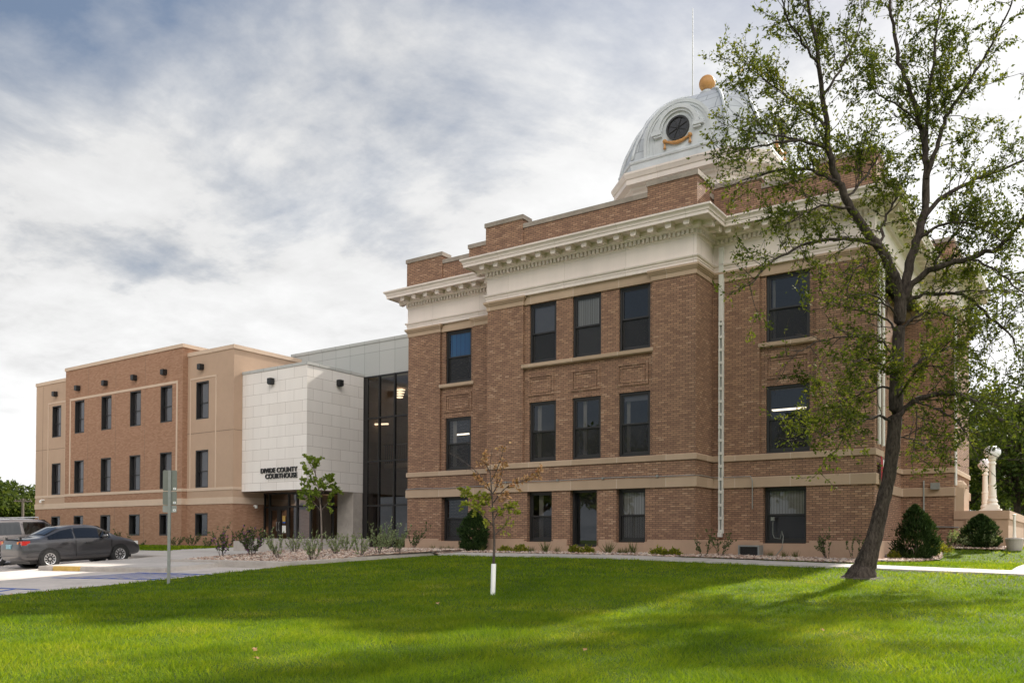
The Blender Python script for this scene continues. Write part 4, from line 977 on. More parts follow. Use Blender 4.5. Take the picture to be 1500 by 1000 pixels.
# low concrete planter wall before the entrance
pw = MB(); pw.box(-28.35, -21.95, 22.15, 22.5, -.75, -.05); pw.box(-28.33, -21.97, 22.17, 22.48, -.05, -.03); pw.box(-29.6, -28.352, 22.3, 22.6, -.75, -.14); pw.box(-29.45, -28.9, 22.285, 22.31, -.32, -.27)
pw.v = [(a+28.35, b-22.15, c+.6) for a, b, c in pw.v]
o = pw.build('planter_wall', M_kerb); o.location = (-28.35, 22.15, -.6); tag(o, 'low grey concrete wall behind the shrubs before the entrance doors', 'wall')
# terrace wall of the front steps, with its two lamps
tw = MB(); tw.box(0, 1.76, 0, 8.5, -.9, 1.02); tw.box(-.0, 1.80, -.04, 8.54, 1.02, 1.33)
tw.box(.4, .46, -.06, -.01, .2, 1.0)
o = tw.build('terrace_wall', M_stucco); o.location = (-4.235, 35.2, -.2); tag(o, 'tan stone terrace wall beside the front steps carrying two globe lamps', 'wall')
M_globe = mat('frosted_globe', (.86, .84, .88), .25, .03, 2)
M_lamppost = mat('cream_lamp_post', (.78, .73, .66), .6, .06, 3)
def lamp_post(x, y, label):
    t = thing('lamp_post', label, 'lamp', (x, y, 1.13), 0, 'globe lamps on the terrace wall')
    b = MB(); b.box(-.30, .30, -.30, .30, 0, .10); b.box(-.22, .22, -.22, .22, .10, .24); b.lathe([(.20, .24), (.16, .34), (.19, .38), (.13, .5), (.15, .58), (.13, .62)], 16); b.build('pedestal', M_lamppost, t)
    p = MB(); p.lathe([(.135, .62), (.13, .9), (.125, .95), (.14, .97), (.14, 1.02), (.12, 1.05), (.10, 1.75), (.13, 1.78), (.13, 1.83), (.10, 1.86), (.10, 1.9), (.15, 1.96), (.15, 1.99), (.12, 2.02)], 16); p.build('post', M_lamppost, t, smooth=False)
    gb = MB(); gb.lathe([(.29*math.sin(math.pi*i/16)+.001, 2.24-.25*math.cos(math.pi*i/16)) for i in range(17)], 24); gb.build('globe', M_globe, t, smooth=True)
    return t
lamp_post(-3.08, 36.4, 'white globe lamp on a cream post, the taller and nearer of the pair')
lamp_post(-3.83, 42.0, 'white globe lamp on a cream post, half hidden behind its taller twin')
# ------------------------------------------------------------------ vehicles
M_tyre = mat('tyre_rubber', (.018, .018, .018), .85, .2, 8)
M_rim = mat('alloy_rim', (.55, .55, .56), .3, .1, 5, metal=.7)
M_carglass = glass_mat('car_glass', (.10, .11, .115), .05)
M_red = mat('red_lamp_lens', (.42, .02, .015), .2, .1, 4)
M_amber = mat('amber_lamp_lens', (.65, .22, .03), .2, .1, 4)
M_clear = mat('clear_lamp_lens', (.62, .62, .60), .15, .1, 4)
M_plate = mat('pale_blue_plate', (.22, .40, .48), .5, .3, 12)
def vehicle(name, label, cat, loc, rz, tilt, stn, paint, wheel_y, wr, tread, side_glass, rear_g, front_g, lamps, group=None, handles=(), rails=False, spoiler=False, mirrors=0.7):
    R = thing(name, label, cat, loc, 0, group); R.rotation_euler = (tilt, 0, rz)
    ys = [s[0] for s in stn]
    def at(y):
        return [float(np.interp(y, ys, [s[i] for s in stn])) for i in range(1, 7)]
    def section(y):
        zb, zl, wm, wb, zr, wr_ = at(y)
        return [(0, zb), (.86*wm, zb), (wm*.985, zb+.10), (wm, zb+(zl-zb)*.45), (wm*.99, zb+(zl-zb)*.8), (wb, zl), (wr_+(wb-wr_)*.08, zr-.08*(zr-zl)-.015), (wr_-.12, zr), (0, zr+.025)]
    V = []; Fc = []
    fine = sorted(set(ys+[(a+b)/2 for a, b in zip(ys[:-1], ys[1:])]))
    for y in fine:
        sec = section(y); row = [(-x, y, z) for x, z in sec[:0:-1]][:-0 or None]
        full = [(x, y, z) for x, z in sec]+[(-x, y, z) for x, z in sec[-2:0:-1]]
        V += full; n = len(full)
    for k in range(len(fine)-1):
        for j in range(n): Fc.append((k*n+j, k*n+(j+1) % n, (k+1)*n+(j+1) % n, (k+1)*n+j))
    Fc.append(tuple(range(n-1, -1, -1))); Fc.append(tuple((len(fine)-1)*n+j for j in range(n)))
    me = bpy.data.meshes.new('body'); me.from_pydata(V, [], Fc); me.materials.append(paint); me.polygons.foreach_set('use_smooth', [True]*len(Fc)); me.update()
    body = link(bpy.data.objects.new('body', me), R); md = body.modifiers.new('s', 'SUBSURF'); md.levels = 1; md.render_levels = 2
    def side_pt(y, t, sx, off):
        zb, zl, wm, wb, zr, wr_ = at(y); x = (wb+(wr_+(wb-wr_)*.08-wb)*t)
        return (sx*(x+off), y, zl+(zr-.08*(zr-zl)-.015-zl)*t)
    for sx in (-1, 1):
        for a, b in side_glass:
            m_ = MB(); N = 6
            for k in range(N):
                y0, y1 = a+(b-a)*k/N, a+(b-a)*(k+1)/N
                q = [side_pt(y0, .08, sx, .006), side_pt(y1, .08, sx, .006), side_pt(y1, .90, sx, .014), side_pt(y0, .90, sx, .014)]
                m_.face(q if sx > 0 else q[::-1])
            m_.build('window', M_carglass, R)
        # door seams, sill and handles
        m_ = MB()
        sg = sorted({v for ab in side_glass for v in ab})
        for yy in [(p+q)/2 for p, q in zip(sg[1:-1:2], sg[2::2])]+[sg[-1]]:
            zb, zl, wm, wb, zr, wr_ = at(yy); m_.box(sx*(wm-.01), sx*(wm+.004), yy-.008, yy+.008, zb+.14, zl-.03)
        m_.build('door_seam', M_black, R)
        for yy in handles:
            zb, zl, wm, wb, zr, wr_ = at(yy); m_ = MB(); m_.box(sx*(wm-.02), sx*(wm+.03), yy-.1, yy+.1, zl-.15, zl-.11); m_.build('door_handle', paint if not rails else M_rim, R)
        zb, zl, wm, wb, zr, wr_ = at(mirrors); m_ = MB(); m_.lathe([(.0, zl+.02), (.09, zl+.03), (.11, zl+.10), (.08, zl+.17), (0, zl+.18)], 10, (sx*(wb+.12), mirrors)); m_.box(sx*(wb-.03), sx*(wb+.1), mirrors-.03, mirrors+.03, zl+.03, zl+.08); m_.build('mirror', paint, R, smooth=True)
        for wy in wheel_y:
            zb, zl, wm, wb, zr, wr_ = at(wy)
            wl_ = MB(); 
            prof = [(wr+.055, 0.0), (wr+.055, .30), (0, .30)]
            for k in range(28):
                a0, a1 = 2*math.pi*k/28, 2*math.pi*(k+1)/28
                P = lambda r, a, xx: (sx*xx, wy+r*math.cos(a), wr+r*math.sin(a)+.02)
                wl_.face([P(0, a0, wm+.004), P(wr+.055, a0, wm+.004), P(wr+.055, a1, wm+.004)]); wl_.face([P(wr+.055, a0, wm+.004), P(wr+.055, a0, wm-.35), P(wr+.055, a1, wm-.35), P(wr+.055, a1, wm+.004)])
            wl_.build('wheel_arch', M_black, R)
            ty = MB(); C0 = (wy, wr)
            pr = [(wr*.62, wm-.20), (wr*.93, wm-.20), (wr, wm-.17), (wr, wm-.02), (wr*.95, wm+.012), (wr*.66, wm+.014), (wr*.62, wm-.02)]
            N = 28
            for k in range(N):
                a0, a1 = 2*math.pi*k/N, 2*math.pi*(k+1)/N
                for (r0, x0), (r1, x1) in zip(pr[:-1], pr[1:]):
                    P = lambda r, a, xx: (sx*xx, wy+r*math.cos(a), wr+r*math.sin(a))
                    ty.face([P(r0, a0, x0), P(r0, a1, x0), P(r1, a1, x1), P(r1, a0, x1)])
            W = ty.build('wheel', M_tyre, R)
            rm = MB(); rr = wr*.64
            for k in range(10):
                a = 2*math.pi*k/10; d0 = .11; d1 = .085
                P = lambda r, a_, xx: (sx*xx, wy+r*math.cos(a_), wr+r*math.sin(a_))
                rm.face([P(.03, a-d0*3, wm-.0), P(rr, a-d1*1.6, wm+.010), P(rr, a+d1*1.6, wm+.010), P(.03, a+d0*3, wm-.0)])
                for e in range(3):
                    b0 = a+2*math.pi/30*e; b1 = a+2*math.pi/30*(e+1)
                    rm.face([P(rr*.90, b0, wm+.006), P(rr, b0, wm+.016), P(rr, b1, wm+.016), P(rr*.90, b1, wm+.006)])
            for k in range(12):
                a0, a1 = 2*math.pi*k/12, 2*math.pi*(k+1)/12; rm.face([P(0, a0, wm+.013), P(rr*.26, a0, wm+.009), P(rr*.26, a1, wm+.009)])
            rm.build('rim', M_rim, W)
    for nm, (y0, y1), cs in (('rear_window', rear_g, .94), ('windscreen', front_g, .94)):
        m_ = MB(); N = 6
        for k in range(N):
            a, b = y0+(y1-y0)*k/N, y0+(y1-y0)*(k+1)/N
            sa, sb = at(a), at(b); 
            for c0, c1 in ((-1, -.4), (-.4, .4), (.4, 1)):
                q = []
                for yy, ss, cc in ((a, sa, c0), (a, sa, c1), (b, sb, c1), (b, sb, c0)):
                    q.append((cc*(ss[5]-.10)*cs, yy, ss[4]+.045-.025*cc*cc))
                m_.face(q)
        m_.build(nm, M_carglass, R)
    for nm, mt, bx in lamps:
        for sx in (-1, 1):
            m_ = MB(); m_.box(sx*bx[0], sx*bx[1], *bx[2:]); m_.build(nm, mt, R)
    if rails:
        for sx in (-1, 1):
            m_ = MB(); m_.tube([(sx*.66, -1.7, at(-1.7)[4]+.07), (sx*.66, .35, at(.35)[4]+.07)], .025, 6)
            for yy in (-1.7, -.7, .35): m_.tube([(sx*.66, yy, at(yy)[4]-.02), (sx*.66, yy, at(yy)[4]+.07)], .022, 6)
            m_.build('roof_rail', M_rim, R)
    if spoiler:
        m_ = MB(); y0 = ys[0]+.14; z0 = at(y0+.1)[4]
        m_.box(-.60, .60, y0-.07, y0+.10, z0+.055, z0+.085); m_.box(-.55, -.47, y0-.02, y0+.06, z0-.02, z0+.06); m_.box(.47, .55, y0-.02, y0+.06, z0-.02, z0+.06); m_.build('spoiler', paint, R)
    m_ = MB(); m_.box(-.16, .16, ys[0]-.018, ys[0]+.1, .72, .87); m_.build('number_plate', M_plate, R)
    m_ = MB(); zb = at(ys[1])[0]; m_.box(-at(0)[2]*.8, at(0)[2]*.8, ys[0]+.35, ys[-1]-.45, .17, zb+.12); m_.build('underbody', M_black, R)
    return R
SEDAN = [(-2.28, .44, .66, .60, .56, .70, .42), (-2.22, .30, .90, .77, .71, .99, .58), (-2.05, .25, .98, .83, .77, 1.05, .66), (-1.62, .24, 1.0, .87, .80, 1.07, .68), (-1.42, .24, .99, .88, .81, 1.09, .68), (-.80, .22, .98, .88, .82, 1.38, .61), (-.35, .20, .97, .88, .82, 1.465, .58), (.25, .20, .95, .88, .82, 1.47, .58), (.60, .20, .93, .88, .82, 1.42, .59), (1.28, .21, .91, .88, .80, 1.03, .68), (1.5, .22, .90, .87, .79, .96, .70), (1.9, .24, .82, .85, .75, .87, .62), (2.12, .25, .70, .77, .66, .75, .55), (2.27, .36, .55, .60, .5, .60, .42)]
SUV = [(-2.55, .58, 1.10, .84, .80, 1.62, .60), (-2.47, .44, 1.18, .95, .91, 1.80, .68), (-1.95, .36, 1.20, 1.0, .95, 1.88, .74), (-.5, .33, 1.19, 1.0, .95, 1.90, .75), (.55, .33, 1.17, 1.0, .95, 1.85, .74), (1.2, .34, 1.15, 1.0, .94, 1.28, .84), (1.45, .35, 1.14, .99, .92, 1.18, .86), (2.2, .37, 1.07, .97, .90, 1.11, .82), (2.45, .45, .88, .92, .85, 1.0, .75), (2.55, .58, .72, .80, .75, .85, .6)]
P_sedan = paint_mat('charcoal_car_paint', (.060, .060, .066), .45)
P_suv = paint_mat('grey_brown_suv_paint', (.21, .185, .18), .4)
P_sil = paint_mat('silver_truck_paint', (.42, .43, .45), .5)
SL = [('taillight', M_red, (.56, .80, -2.20, -1.93, .84, .98)), ('taillight_amber', M_amber, (.50, .60, -2.235, -2.1, .82, .96)), ('headlight', M_clear, (.50, .76, 1.93, 2.10, .64, .77))]
LZ = lot_z(-31, 16.6)
vehicle('parked_car', 'charcoal grey sedan parked nose-in beside the raised concrete walk', 'car', (-31.15, 16.45, lot_z(-31, 16.45)+.0), 0, .058, SEDAN, P_sedan, (-1.32, 1.28), .318, .8, [(-1.30, -.40), (-.34, .98)], (-1.30, -.74), (.68, 1.20), SL, handles=(-.75, .10), spoiler=True)
SLV = [('taillight', M_red, (.78, .93, -2.50, -2.40, 1.0, 1.5)), ('headlight', M_clear, (.60, .88, 2.36, 2.50, .86, 1.04))]
SV = vehicle('parked_suv', 'grey brown suv with roof rails parked behind the charcoal sedan', 'suv', (-34.7, 16.3, lot_z(-34.5, 16.3)), 0, .058, SUV, P_suv, (-1.5, 1.48), .39, .9, [(-2.35, -1.62), (-1.52, -.45), (-.33, .95)], (-2.5, -2.3), (.62, 1.12), SLV, handles=(-1.32, -.2), rails=True)
SV.scale = (.96, .96, .92)
pos = ray(1489, 781)*86
vehicle('parked_suv', 'silver suv on the far street beyond the terrace wall', 'suv', (-3.6, 92, g(-3.6, 92)), math.pi+.25, 0, SUV, P_sil, (-1.5, 1.48), .39, .9, [(-2.35, -1.62), (-1.52, -.45), (-.33, .95)], (-2.5, -2.3), (.62, 1.12), SLV)
vehicle('parked_suv', 'white suv at the right edge on the far street', 'suv', (-.6, 93, g(-.6, 93)), math.pi+.25, 0, SUV, M_white, (-1.5, 1.48), .39, .9, [(-2.35, -1.62), (-1.52, -.45), (-.33, .95)], (-2.5, -2.3), (.62, 1.12), SLV)
# ------------------------------------------------------------------ foliage builders
def leaves(P, D, size, width, rng, droop=.25, jit=.5):
    """one narrow kite per leaf at P pointing along D"""
    n = len(P); D = D/(np.linalg.norm(D, axis=1, keepdims=True)+1e-9)
    D = D+rng.normal(0, jit, (n, 3)); D[:, 2] -= droop; D /= (np.linalg.norm(D, axis=1, keepdims=True)+1e-9)
    S_ = np.cross(D, rng.normal(0, 1, (n, 3))); S_ /= (np.linalg.norm(S_, axis=1, keepdims=True)+1e-9)
    L_ = (size*rng.uniform(.65, 1.3, n))[:, None]; W_ = L_*width
    V = np.stack([P, P+D*L_*.45+S_*W_, P+D*L_, P+D*L_*.45-S_*W_], 1).reshape(-1, 3)
    return V, np.arange(n*4).reshape(-1, 4)
def unit(v): return v/(np.linalg.norm(v)+1e-9)
class Tree:
    def __init__(s, seed): s.rng = np.random.default_rng(seed); s.wood = MB(); s.lp = []; s.ld = []; s.pp = []
    def tube(s, pts, radii, n=6): s.wood.tube([tuple(p) for p in pts], list(radii), n, caps=False)
    def twig(s, p, d, L_, r, depth, leafd, spread=.55, up=.12, leaf_from=.15, curl=.18):
        rng = s.rng; n = max(3, int(L_/.14)); pts = [p]; q = np.array(p, float); d = unit(np.array(d, float))
        for i in range(n):
            d = unit(d+rng.normal(0, curl, 3)+np.array([0, 0, up*.25])); q = q+d*L_/n; pts.append(q.copy())
        s.tube(pts, np.linspace(r, max(.0025, r*.3), len(pts)), 4 if r < .02 else 5)
        if depth > 0:
            k = max(1, int(round(L_/.20)))
            for i in range(k):
                t = rng.uniform(.2, 1.0); j = min(n-1, int(t*n)); b = pts[j]+(pts[j+1]-pts[j])*(t*n-j if t < 1 else 0)
                s.twig(b, unit(d*.8+rng.normal(0, spread, 3)+np.array([0, 0, up])), L_*rng.uniform(.3, .55), r*.5, depth-1, leafd, spread, up, 0.0, curl)
        if leafd > 0 and depth <= 1:
            m_ = rng.poisson(max(.5, L_*leafd))
            for _ in range(m_):
                t = rng.uniform(leaf_from, 1.0); j = min(n-1, int(t*n)); s.lp.append(pts[j]+(pts[j+1]-pts[j])*(t*n-j)); s.ld.append(unit(pts[j+1]-pts[j])+rng.normal(0, .6, 3))
def chaikin(pts, k=2):
    pts = [np.array(p, float) for p in pts]
    for _ in range(k):
        q = [pts[0]]
        for a, b in zip(pts[:-1], pts[1:]): q += [a*.75+b*.25, a*.25+b*.75]
        q.append(pts[-1]); pts = q
    return pts
# ------------------------------------------------------------------ the big ash tree: limbs laid out in space, each bending towards or away from the viewer
def ash_tree():
    B = np.array(on_ground(1262, 843)); depth0 = float(CF@B)
    T = Tree(11); rng = T.rng
    R = thing('ash_tree', 'tall leaning ash tree with open airy crown standing on the lawn', 'tree', tuple(B))
    W = lambda x, y, off=0.: ray(x, y)*(depth0+off)-B
    trunk = [(1258, 856), (1262, 844), (1268, 826), (1280, 790), (1291, 745), (1302, 700), (1308, 655), (1312, 600), (1313, 545), (1317, 480), (1319, 440)]
    tr = [.42, .35, .235, .178, .162, .155, .152, .15, .143, .135, .13]
    pts = [W(*p, .0) for p in trunk]
    pc = []; rc = []
    for i in range(len(pts)-1):
        for k in range(5):
            t = k/5; pc.append(pts[i]*(1-t)+pts[i+1]*t); rc.append((tr[i]*(1-t)+tr[i+1]*t)*(1+.05*rng.normal()))
    pc.append(pts[-1]); rc.append(tr[-1])
    T.tube(pc, rc, 14)
    # limb: pixel path, starting offset, end offset (metres towards(-) or away(+)), base radius, tip radius, leafiness
    LIMBS = [
        ([(1319, 446), (1312, 408), (1296, 374), (1273, 343), (1253, 317), (1236, 286), (1222, 255), (1214, 220), (1207, 145), (1196, 79), (1186, 20), (1178, -35)], 0, -1.0, .135, .018, 1.0),
        ([(1290, 362), (1258, 350), (1205, 350), (1170, 361), (1126, 387), (1096, 418)], -.2, -2.2, .055, .008, .75),
        ([(1228, 268), (1196, 251), (1152, 246), (1112, 256), (1078, 268)], -.4, 1.2, .045, .007, .9),
        ([(1214, 220), (1187, 207), (1152, 205), (1108, 216), (1062, 226)], -.5, -1.7, .04, .007, .75),
        ([(1180, 206), (1142, 198), (1098, 194), (1064, 183)], -.7, .5, .025, .006, .75),
        ([(1211, 190), (1196, 172), (1165, 152), (1130, 125), (1092, 92)], -.6, .9, .04, .007, .95),
        ([(1206, 140), (1227, 110), (1249, 66), (1262, 22)], -.7, 1.0, .035, .007, 1.0),
        ([(1198, 92), (1172, 60), (1150, 22), (1138, -20)], -.8, -1.8, .035, .007, 1.0),
        ([(1288, 362), (1297, 317), (1315, 286), (1330, 250)], -.1, 1.1, .04, .008, .9),
        ([(1320, 446), (1326, 409), (1337, 370), (1350, 330), (1357, 273), (1357, 238), (1352, 194), (1340, 150), (1324, 110), (1310, 57), (1304, 0), (1300, -40)], 0, .8, .125, .014, 1.0),
        ([(1357, 262), (1372, 211), (1385, 176), (1403, 145), (1425, 110), (1451, 70), (1473, 30), (1490, -20)], .2, -1.2, .06, .008, 1.0),
        ([(1350, 330), (1362, 305), (1385, 286), (1425, 264), (1460, 251), (1505, 233), (1560, 210)], .2, 1.8, .07, .01, 1.0),
        ([(1356, 236), (1359, 145), (1368, 88), (1372, 44), (1380, -10), (1386, -50)], .3, 1.6, .05, .008, 1.0),
        ([(1350, 186), (1319, 154), (1290, 142), (1270, 118)], .3, -1.1, .03, .006, 1.0),
        ([(1345, 350), (1378, 326), (1418, 324), (1450, 340), (1480, 362)], .1, -1.4, .04, .007, .9),
        ([(1320, 444), (1341, 409), (1372, 391), (1416, 380), (1460, 367), (1486, 339), (1512, 300), (1545, 262)], 0, -1.8, .09, .012, 1.0),
        ([(1420, 379), (1455, 392), (1490, 420), (1520, 455)], -.8, -2.4, .03, .006, .9),
        ([(1368, 393), (1380, 365), (1402, 338), (1428, 312)], -.3, .9, .03, .007, 1.0),
        ([(1320, 448), (1346, 431), (1398, 427), (1425, 440), (1450, 466), (1474, 482), (1488, 504), (1494, 530)], 0, 1.3, .055, .007, .55),
        ([(1400, 428), (1440, 424), (1490, 430), (1530, 440)], .6, 1.9, .03, .006, .8),
        ([(1312, 610), (1322, 602), (1338, 588), (1360, 578), (1392, 574), (1424, 586), (1456, 610), (1500, 628), (1545, 655)], 0, -1.5, .085, .012, .95),
        ([(1340, 588), (1374, 598), (1394, 610), (1408, 624), (1420, 642), (1432, 668)], -.2, -2.0, .03, .006, .8),
        ([(1410, 580), (1440, 590), (1480, 592), (1520, 588)], -.5, .8, .04, .008, 1.0),
        ([(1316, 496), (1326, 474), (1340, 464), (1360, 457), (1380, 459), (1404, 468), (1420, 482)], 0, .9, .045, .007, .8),
        ([(1315, 500), (1306, 470), (1274, 457), (1234, 447), (1198, 452)], 0, 1.3, .035, .006, .5),
        ([(1314, 530), (1292, 497), (1256, 492), (1220, 495), (1195, 499), (1173, 513), (1148, 535)], 0, -1.3, .032, .004, .12),
        ([(1310, 620), (1291, 607), (1268, 615), (1232, 628), (1200, 640)], 0, -1.5, .04, .006, 1.1),
        ([(1313, 570), (1290, 566), (1262, 578), (1235, 586), (1206, 600)], 0, .8, .035, .006, 1.2),
        ([(1314, 548), (1290, 530), (1268, 524), (1248, 532)], 0, -1.4, .03, .006, 1.3),
        ([(1314, 555), (1345, 530), (1378, 512), (1412, 508), (1450, 520)], 0, 1.7, .04, .007, 1.2),
        ([(1312, 590), (1330, 555), (1352, 534), (1385, 536)], 0, -1.6, .035, .006, 1.4),
        ([(1342, 596), (1344, 622), (1340, 650), (1336, 676)], -.2, -.7, .018, .005, .6),
        ([(1310, 640), (1326, 640), (1350, 650), (1372, 668)], 0, 1.0, .02, .005, .6),
        ([(1317, 470), (1296, 440), (1270, 428), (1246, 440)], 0, -1.0, .03, .006, .7),
        ([(1290, 366), (1270, 382), (1248, 400), (1240, 425)], -.1, -1.4, .025, .005, .7),
        ([(1238, 290), (1262, 268), (1280, 240), (1296, 214)], -.3, 1.4, .035, .006, 1.1),
        ([(1246, 305), (1215, 300), (1180, 310), (1150, 330)], -.3, -1.6, .035, .006, .9),
    ]
    for path, o0, o1, r0, r1, lf in LIMBS:
        n = len(path); L2 = [0]
        for a, b in zip(path[:-1], path[1:]): L2.append(L2[-1]+math.dist(a, b))
        P3 = [W(x, y, o0+(o1-o0)*(l/L2[-1])**1.2) for (x, y), l in zip(path, L2)]
        P3 = chaikin(P3, 2); m_ = len(P3)
        P3 = [p+(rng.normal(0, .018, 3) if 2 < i < m_-1 else 0) for i, p in enumerate(P3)]
        rr = [.84*r0*(1-i/(m_-1))**.8+r1*.8 for i in range(m_)]
        T.tube(P3, rr, 8 if r0 > .05 else 6)
        cum = [0]
        for a, b in zip(P3[:-1], P3[1:]): cum.append(cum[-1]+np.linalg.norm(b-a))
        tot = cum[-1]; start = .38*tot if r0 > .1 else .16*tot; s_ = start
        while s_ < tot:
            j = max(0, np.searchsorted(cum, s_)-1); t = (s_-cum[j])/(cum[j+1]-cum[j]+1e-9); p = P3[j]*(1-t)+P3[j+1]*t; d = unit(P3[j+1]-P3[j])
            rem = 1-s_/tot
            side = unit(np.cross(d, rng.normal(0, 1, 3)))
            dirn = unit(d*.75+side*.75+np.array([0, 0, .18]))
            T.twig(p, dirn, rng.uniform(.6, 1.5)*(.75+.5*rem), .009+.005*rem, 2 if rng.random() < .6 else 1, 28*lf, .65, .12, .3)
            s_ += rng.uniform(.12, .24)/(.55+.45*min(1.2, lf))
        T.twig(P3[-1], unit(P3[-1]-P3[-3]), .6, .008, 2, 26*lf)
    T.wood.build('trunk', M_bark, R, smooth=True, uv=False)
    V, Fq = leaves(np.array(T.lp)+rng.normal(0, .03, (len(T.lp), 3)), np.array(T.ld), .086, .24, rng, .22, .5)
    np_mesh('crown', V, Fq, M_ash, R)
    # knot low on the trunk
    
ash_tree()
def young_turning_tree():
    B = np.array(on_ground(722, 869)); d0 = float(CF@B); T = Tree(4); rng = T.rng
    R = thing('young_tree', 'thin young tree with yellowing and rusty leaves and white trunk guard', 'tree', tuple(B))
    W = lambda x, y, off=0.: ray(x, y)*(d0+off)-B
    tr = chaikin([W(*p) for p in [(721.8, 870), (723, 826), (724.5, 784), (721.6, 753), (720.4, 719), (717, 688), (721, 655)]], 2); m_ = len(tr)
    T.tube(tr, [.031*(1-i/(m_-1))**1.1+.003 for i in range(m_)], 8)
    br = [([(722.8, 736), (731, 724), (745.6, 709.6), (769.6, 703.6), (786, 693)], -.3, 'r', 1.3), ([(720, 722), (712, 705), (697.6, 690), (681, 676), (659, 663)], .3, 'n', .2), ([(722.8, 769.6), (712, 757.6), (697.6, 745.6), (683, 736)], -.25, 'g', 1.4),
          ([(724, 760), (731, 745.6), (745.6, 741)], .2, 'g', 1.3), ([(721, 745), (710, 735), (696, 726), (684, 722)], .25, 'g', 1.3), ([(720, 720), (710, 712), (703, 702)], -.15, 'r', .8), ([(718, 692), (712, 680), (708, 668)], .1, 'r', .8), ([(720, 725), (728, 712), (734, 700), (737, 682)], .2, 'r', .7), ([(719, 705), (728, 688), (735, 668), (737, 656)], -.1, 'r', .45), ([(722, 730), (714, 728), (705, 736), (700, 745)], .35, 'g', 1.0), ([(724, 784), (732, 776), (738, 770)], .05, 'g', .35), ([(721, 750), (738, 744), (752, 744)], -.3, 'g', 1.0)]
    lg = []; lr = []
    for path, o1, kind, lf in br:
        P3 = chaikin([W(x, y, o1*i/(len(path)-1)) for i, (x, y) in enumerate(path)], 2); m_ = len(P3)
        T.tube(P3, [.011*(1-i/(m_-1))+.003 for i in range(m_)], 5)
        T.lp = []; T.ld = []
        for i in range(3, m_):
            if rng.random() < .9: T.twig(P3[i], unit(P3[i]-P3[i-1])+rng.normal(0, .6, 3), rng.uniform(.10, .24), .0035, 1, (70 if kind == 'g' else 55)*lf, curl=.25)
        if kind in 'g': lg += list(zip(T.lp, T.ld))
        elif kind == 'r': lr += list(zip(T.lp, T.ld))
    T.wood.build('trunk', M_bark2, R, smooth=True, uv=False)
    for nm, L_, mt in (('crown', lg, M_turn), ('dry_leaves', lr, M_rust)):
        V, Fq = leaves(np.array([a for a, b in L_]), np.array([b for a, b in L_]), .066, .33, rng, .35, .6); np_mesh(nm, V, Fq, mt, R)
    gd = MB(); h = .60; gd.lathe([(.05, -.05), (.05, h), (.042, h), (.042, h-.05)], 12, (0, 0)); 
    p0, p1 = W(721.8, 870), W(723.2, 826)
    gd.v = [(v[0]+p0[0]+(p1[0]-p0[0])*max(0, v[2])/h, v[1]+p0[1]+(p1[1]-p0[1])*max(0, v[2])/h, v[2]) for v in gd.v]
    gd.build('trunk_guard', M_white, R, smooth=True)
young_turning_tree()
def young_maple():
    x0, y0 = -22.86, 21.0; B = np.array([x0, y0, g(x0, y0)+mound(x0, y0)]); d0 = float(CF@B); T = Tree(9); rng = T.rng
    R = thing('young_tree', 'slender young maple with full green crown in the gravel bed', 'tree', tuple(B))
    W = lambda x, y, off=0.: ray(x, y)*(d0+off)-B
    tr = chaikin([W(*p) for p in [(471.5, 806), (471, 770), (470, 745), (467, 715), (461, 690), (457, 673)]], 2); m_ = len(tr)
    T.tube(tr, [.03*(1-i/(m_-1))**.6+.005 for i in range(m_)], 8)
    for path, o in [([(470, 748), (460, 735), (448, 728), (441, 722)], -.3), ([(470, 748), (480, 736), (487, 724), (490, 716)], .3), ([(469, 735), (455, 716), (447, 706)], .4), ([(468, 730), (480, 712), (485, 700)], -.4), ([(467, 718), (472, 700), (478, 696)], .2), ([(465, 712), (455, 696), (450, 688)], -.2), ([(461, 692), (454, 680), (452, 671)], .1), ([(462, 694), (463, 682), (463, 674)], -.1), ([(469, 740), (470, 724), (472, 712)], -.55), ([(469, 740), (466, 722), (462, 706)], .55)]:
        P3 = chaikin([W(x, y, o*i/(len(path)-1)) for i, (x, y) in enumerate(path)], 2); m_ = len(P3)
        T.tube(P3, [.010*(1-i/(m_-1))+.003 for i in range(m_)], 5)
        for i in range(4, m_): T.twig(P3[i], unit(P3[i]-P3[i-1])+rng.normal(0, .7, 3), rng.uniform(.16, .36), .004, 1, 85, curl=.3)
    T.wood.build('trunk', M_bark3, R, smooth=True, uv=False)
    V, Fq = leaves(np.array(T.lp), np.array(T.ld), .085, .42, rng, .4, .55); np_mesh('crown', V, Fq, M_maple, R)
young_maple()
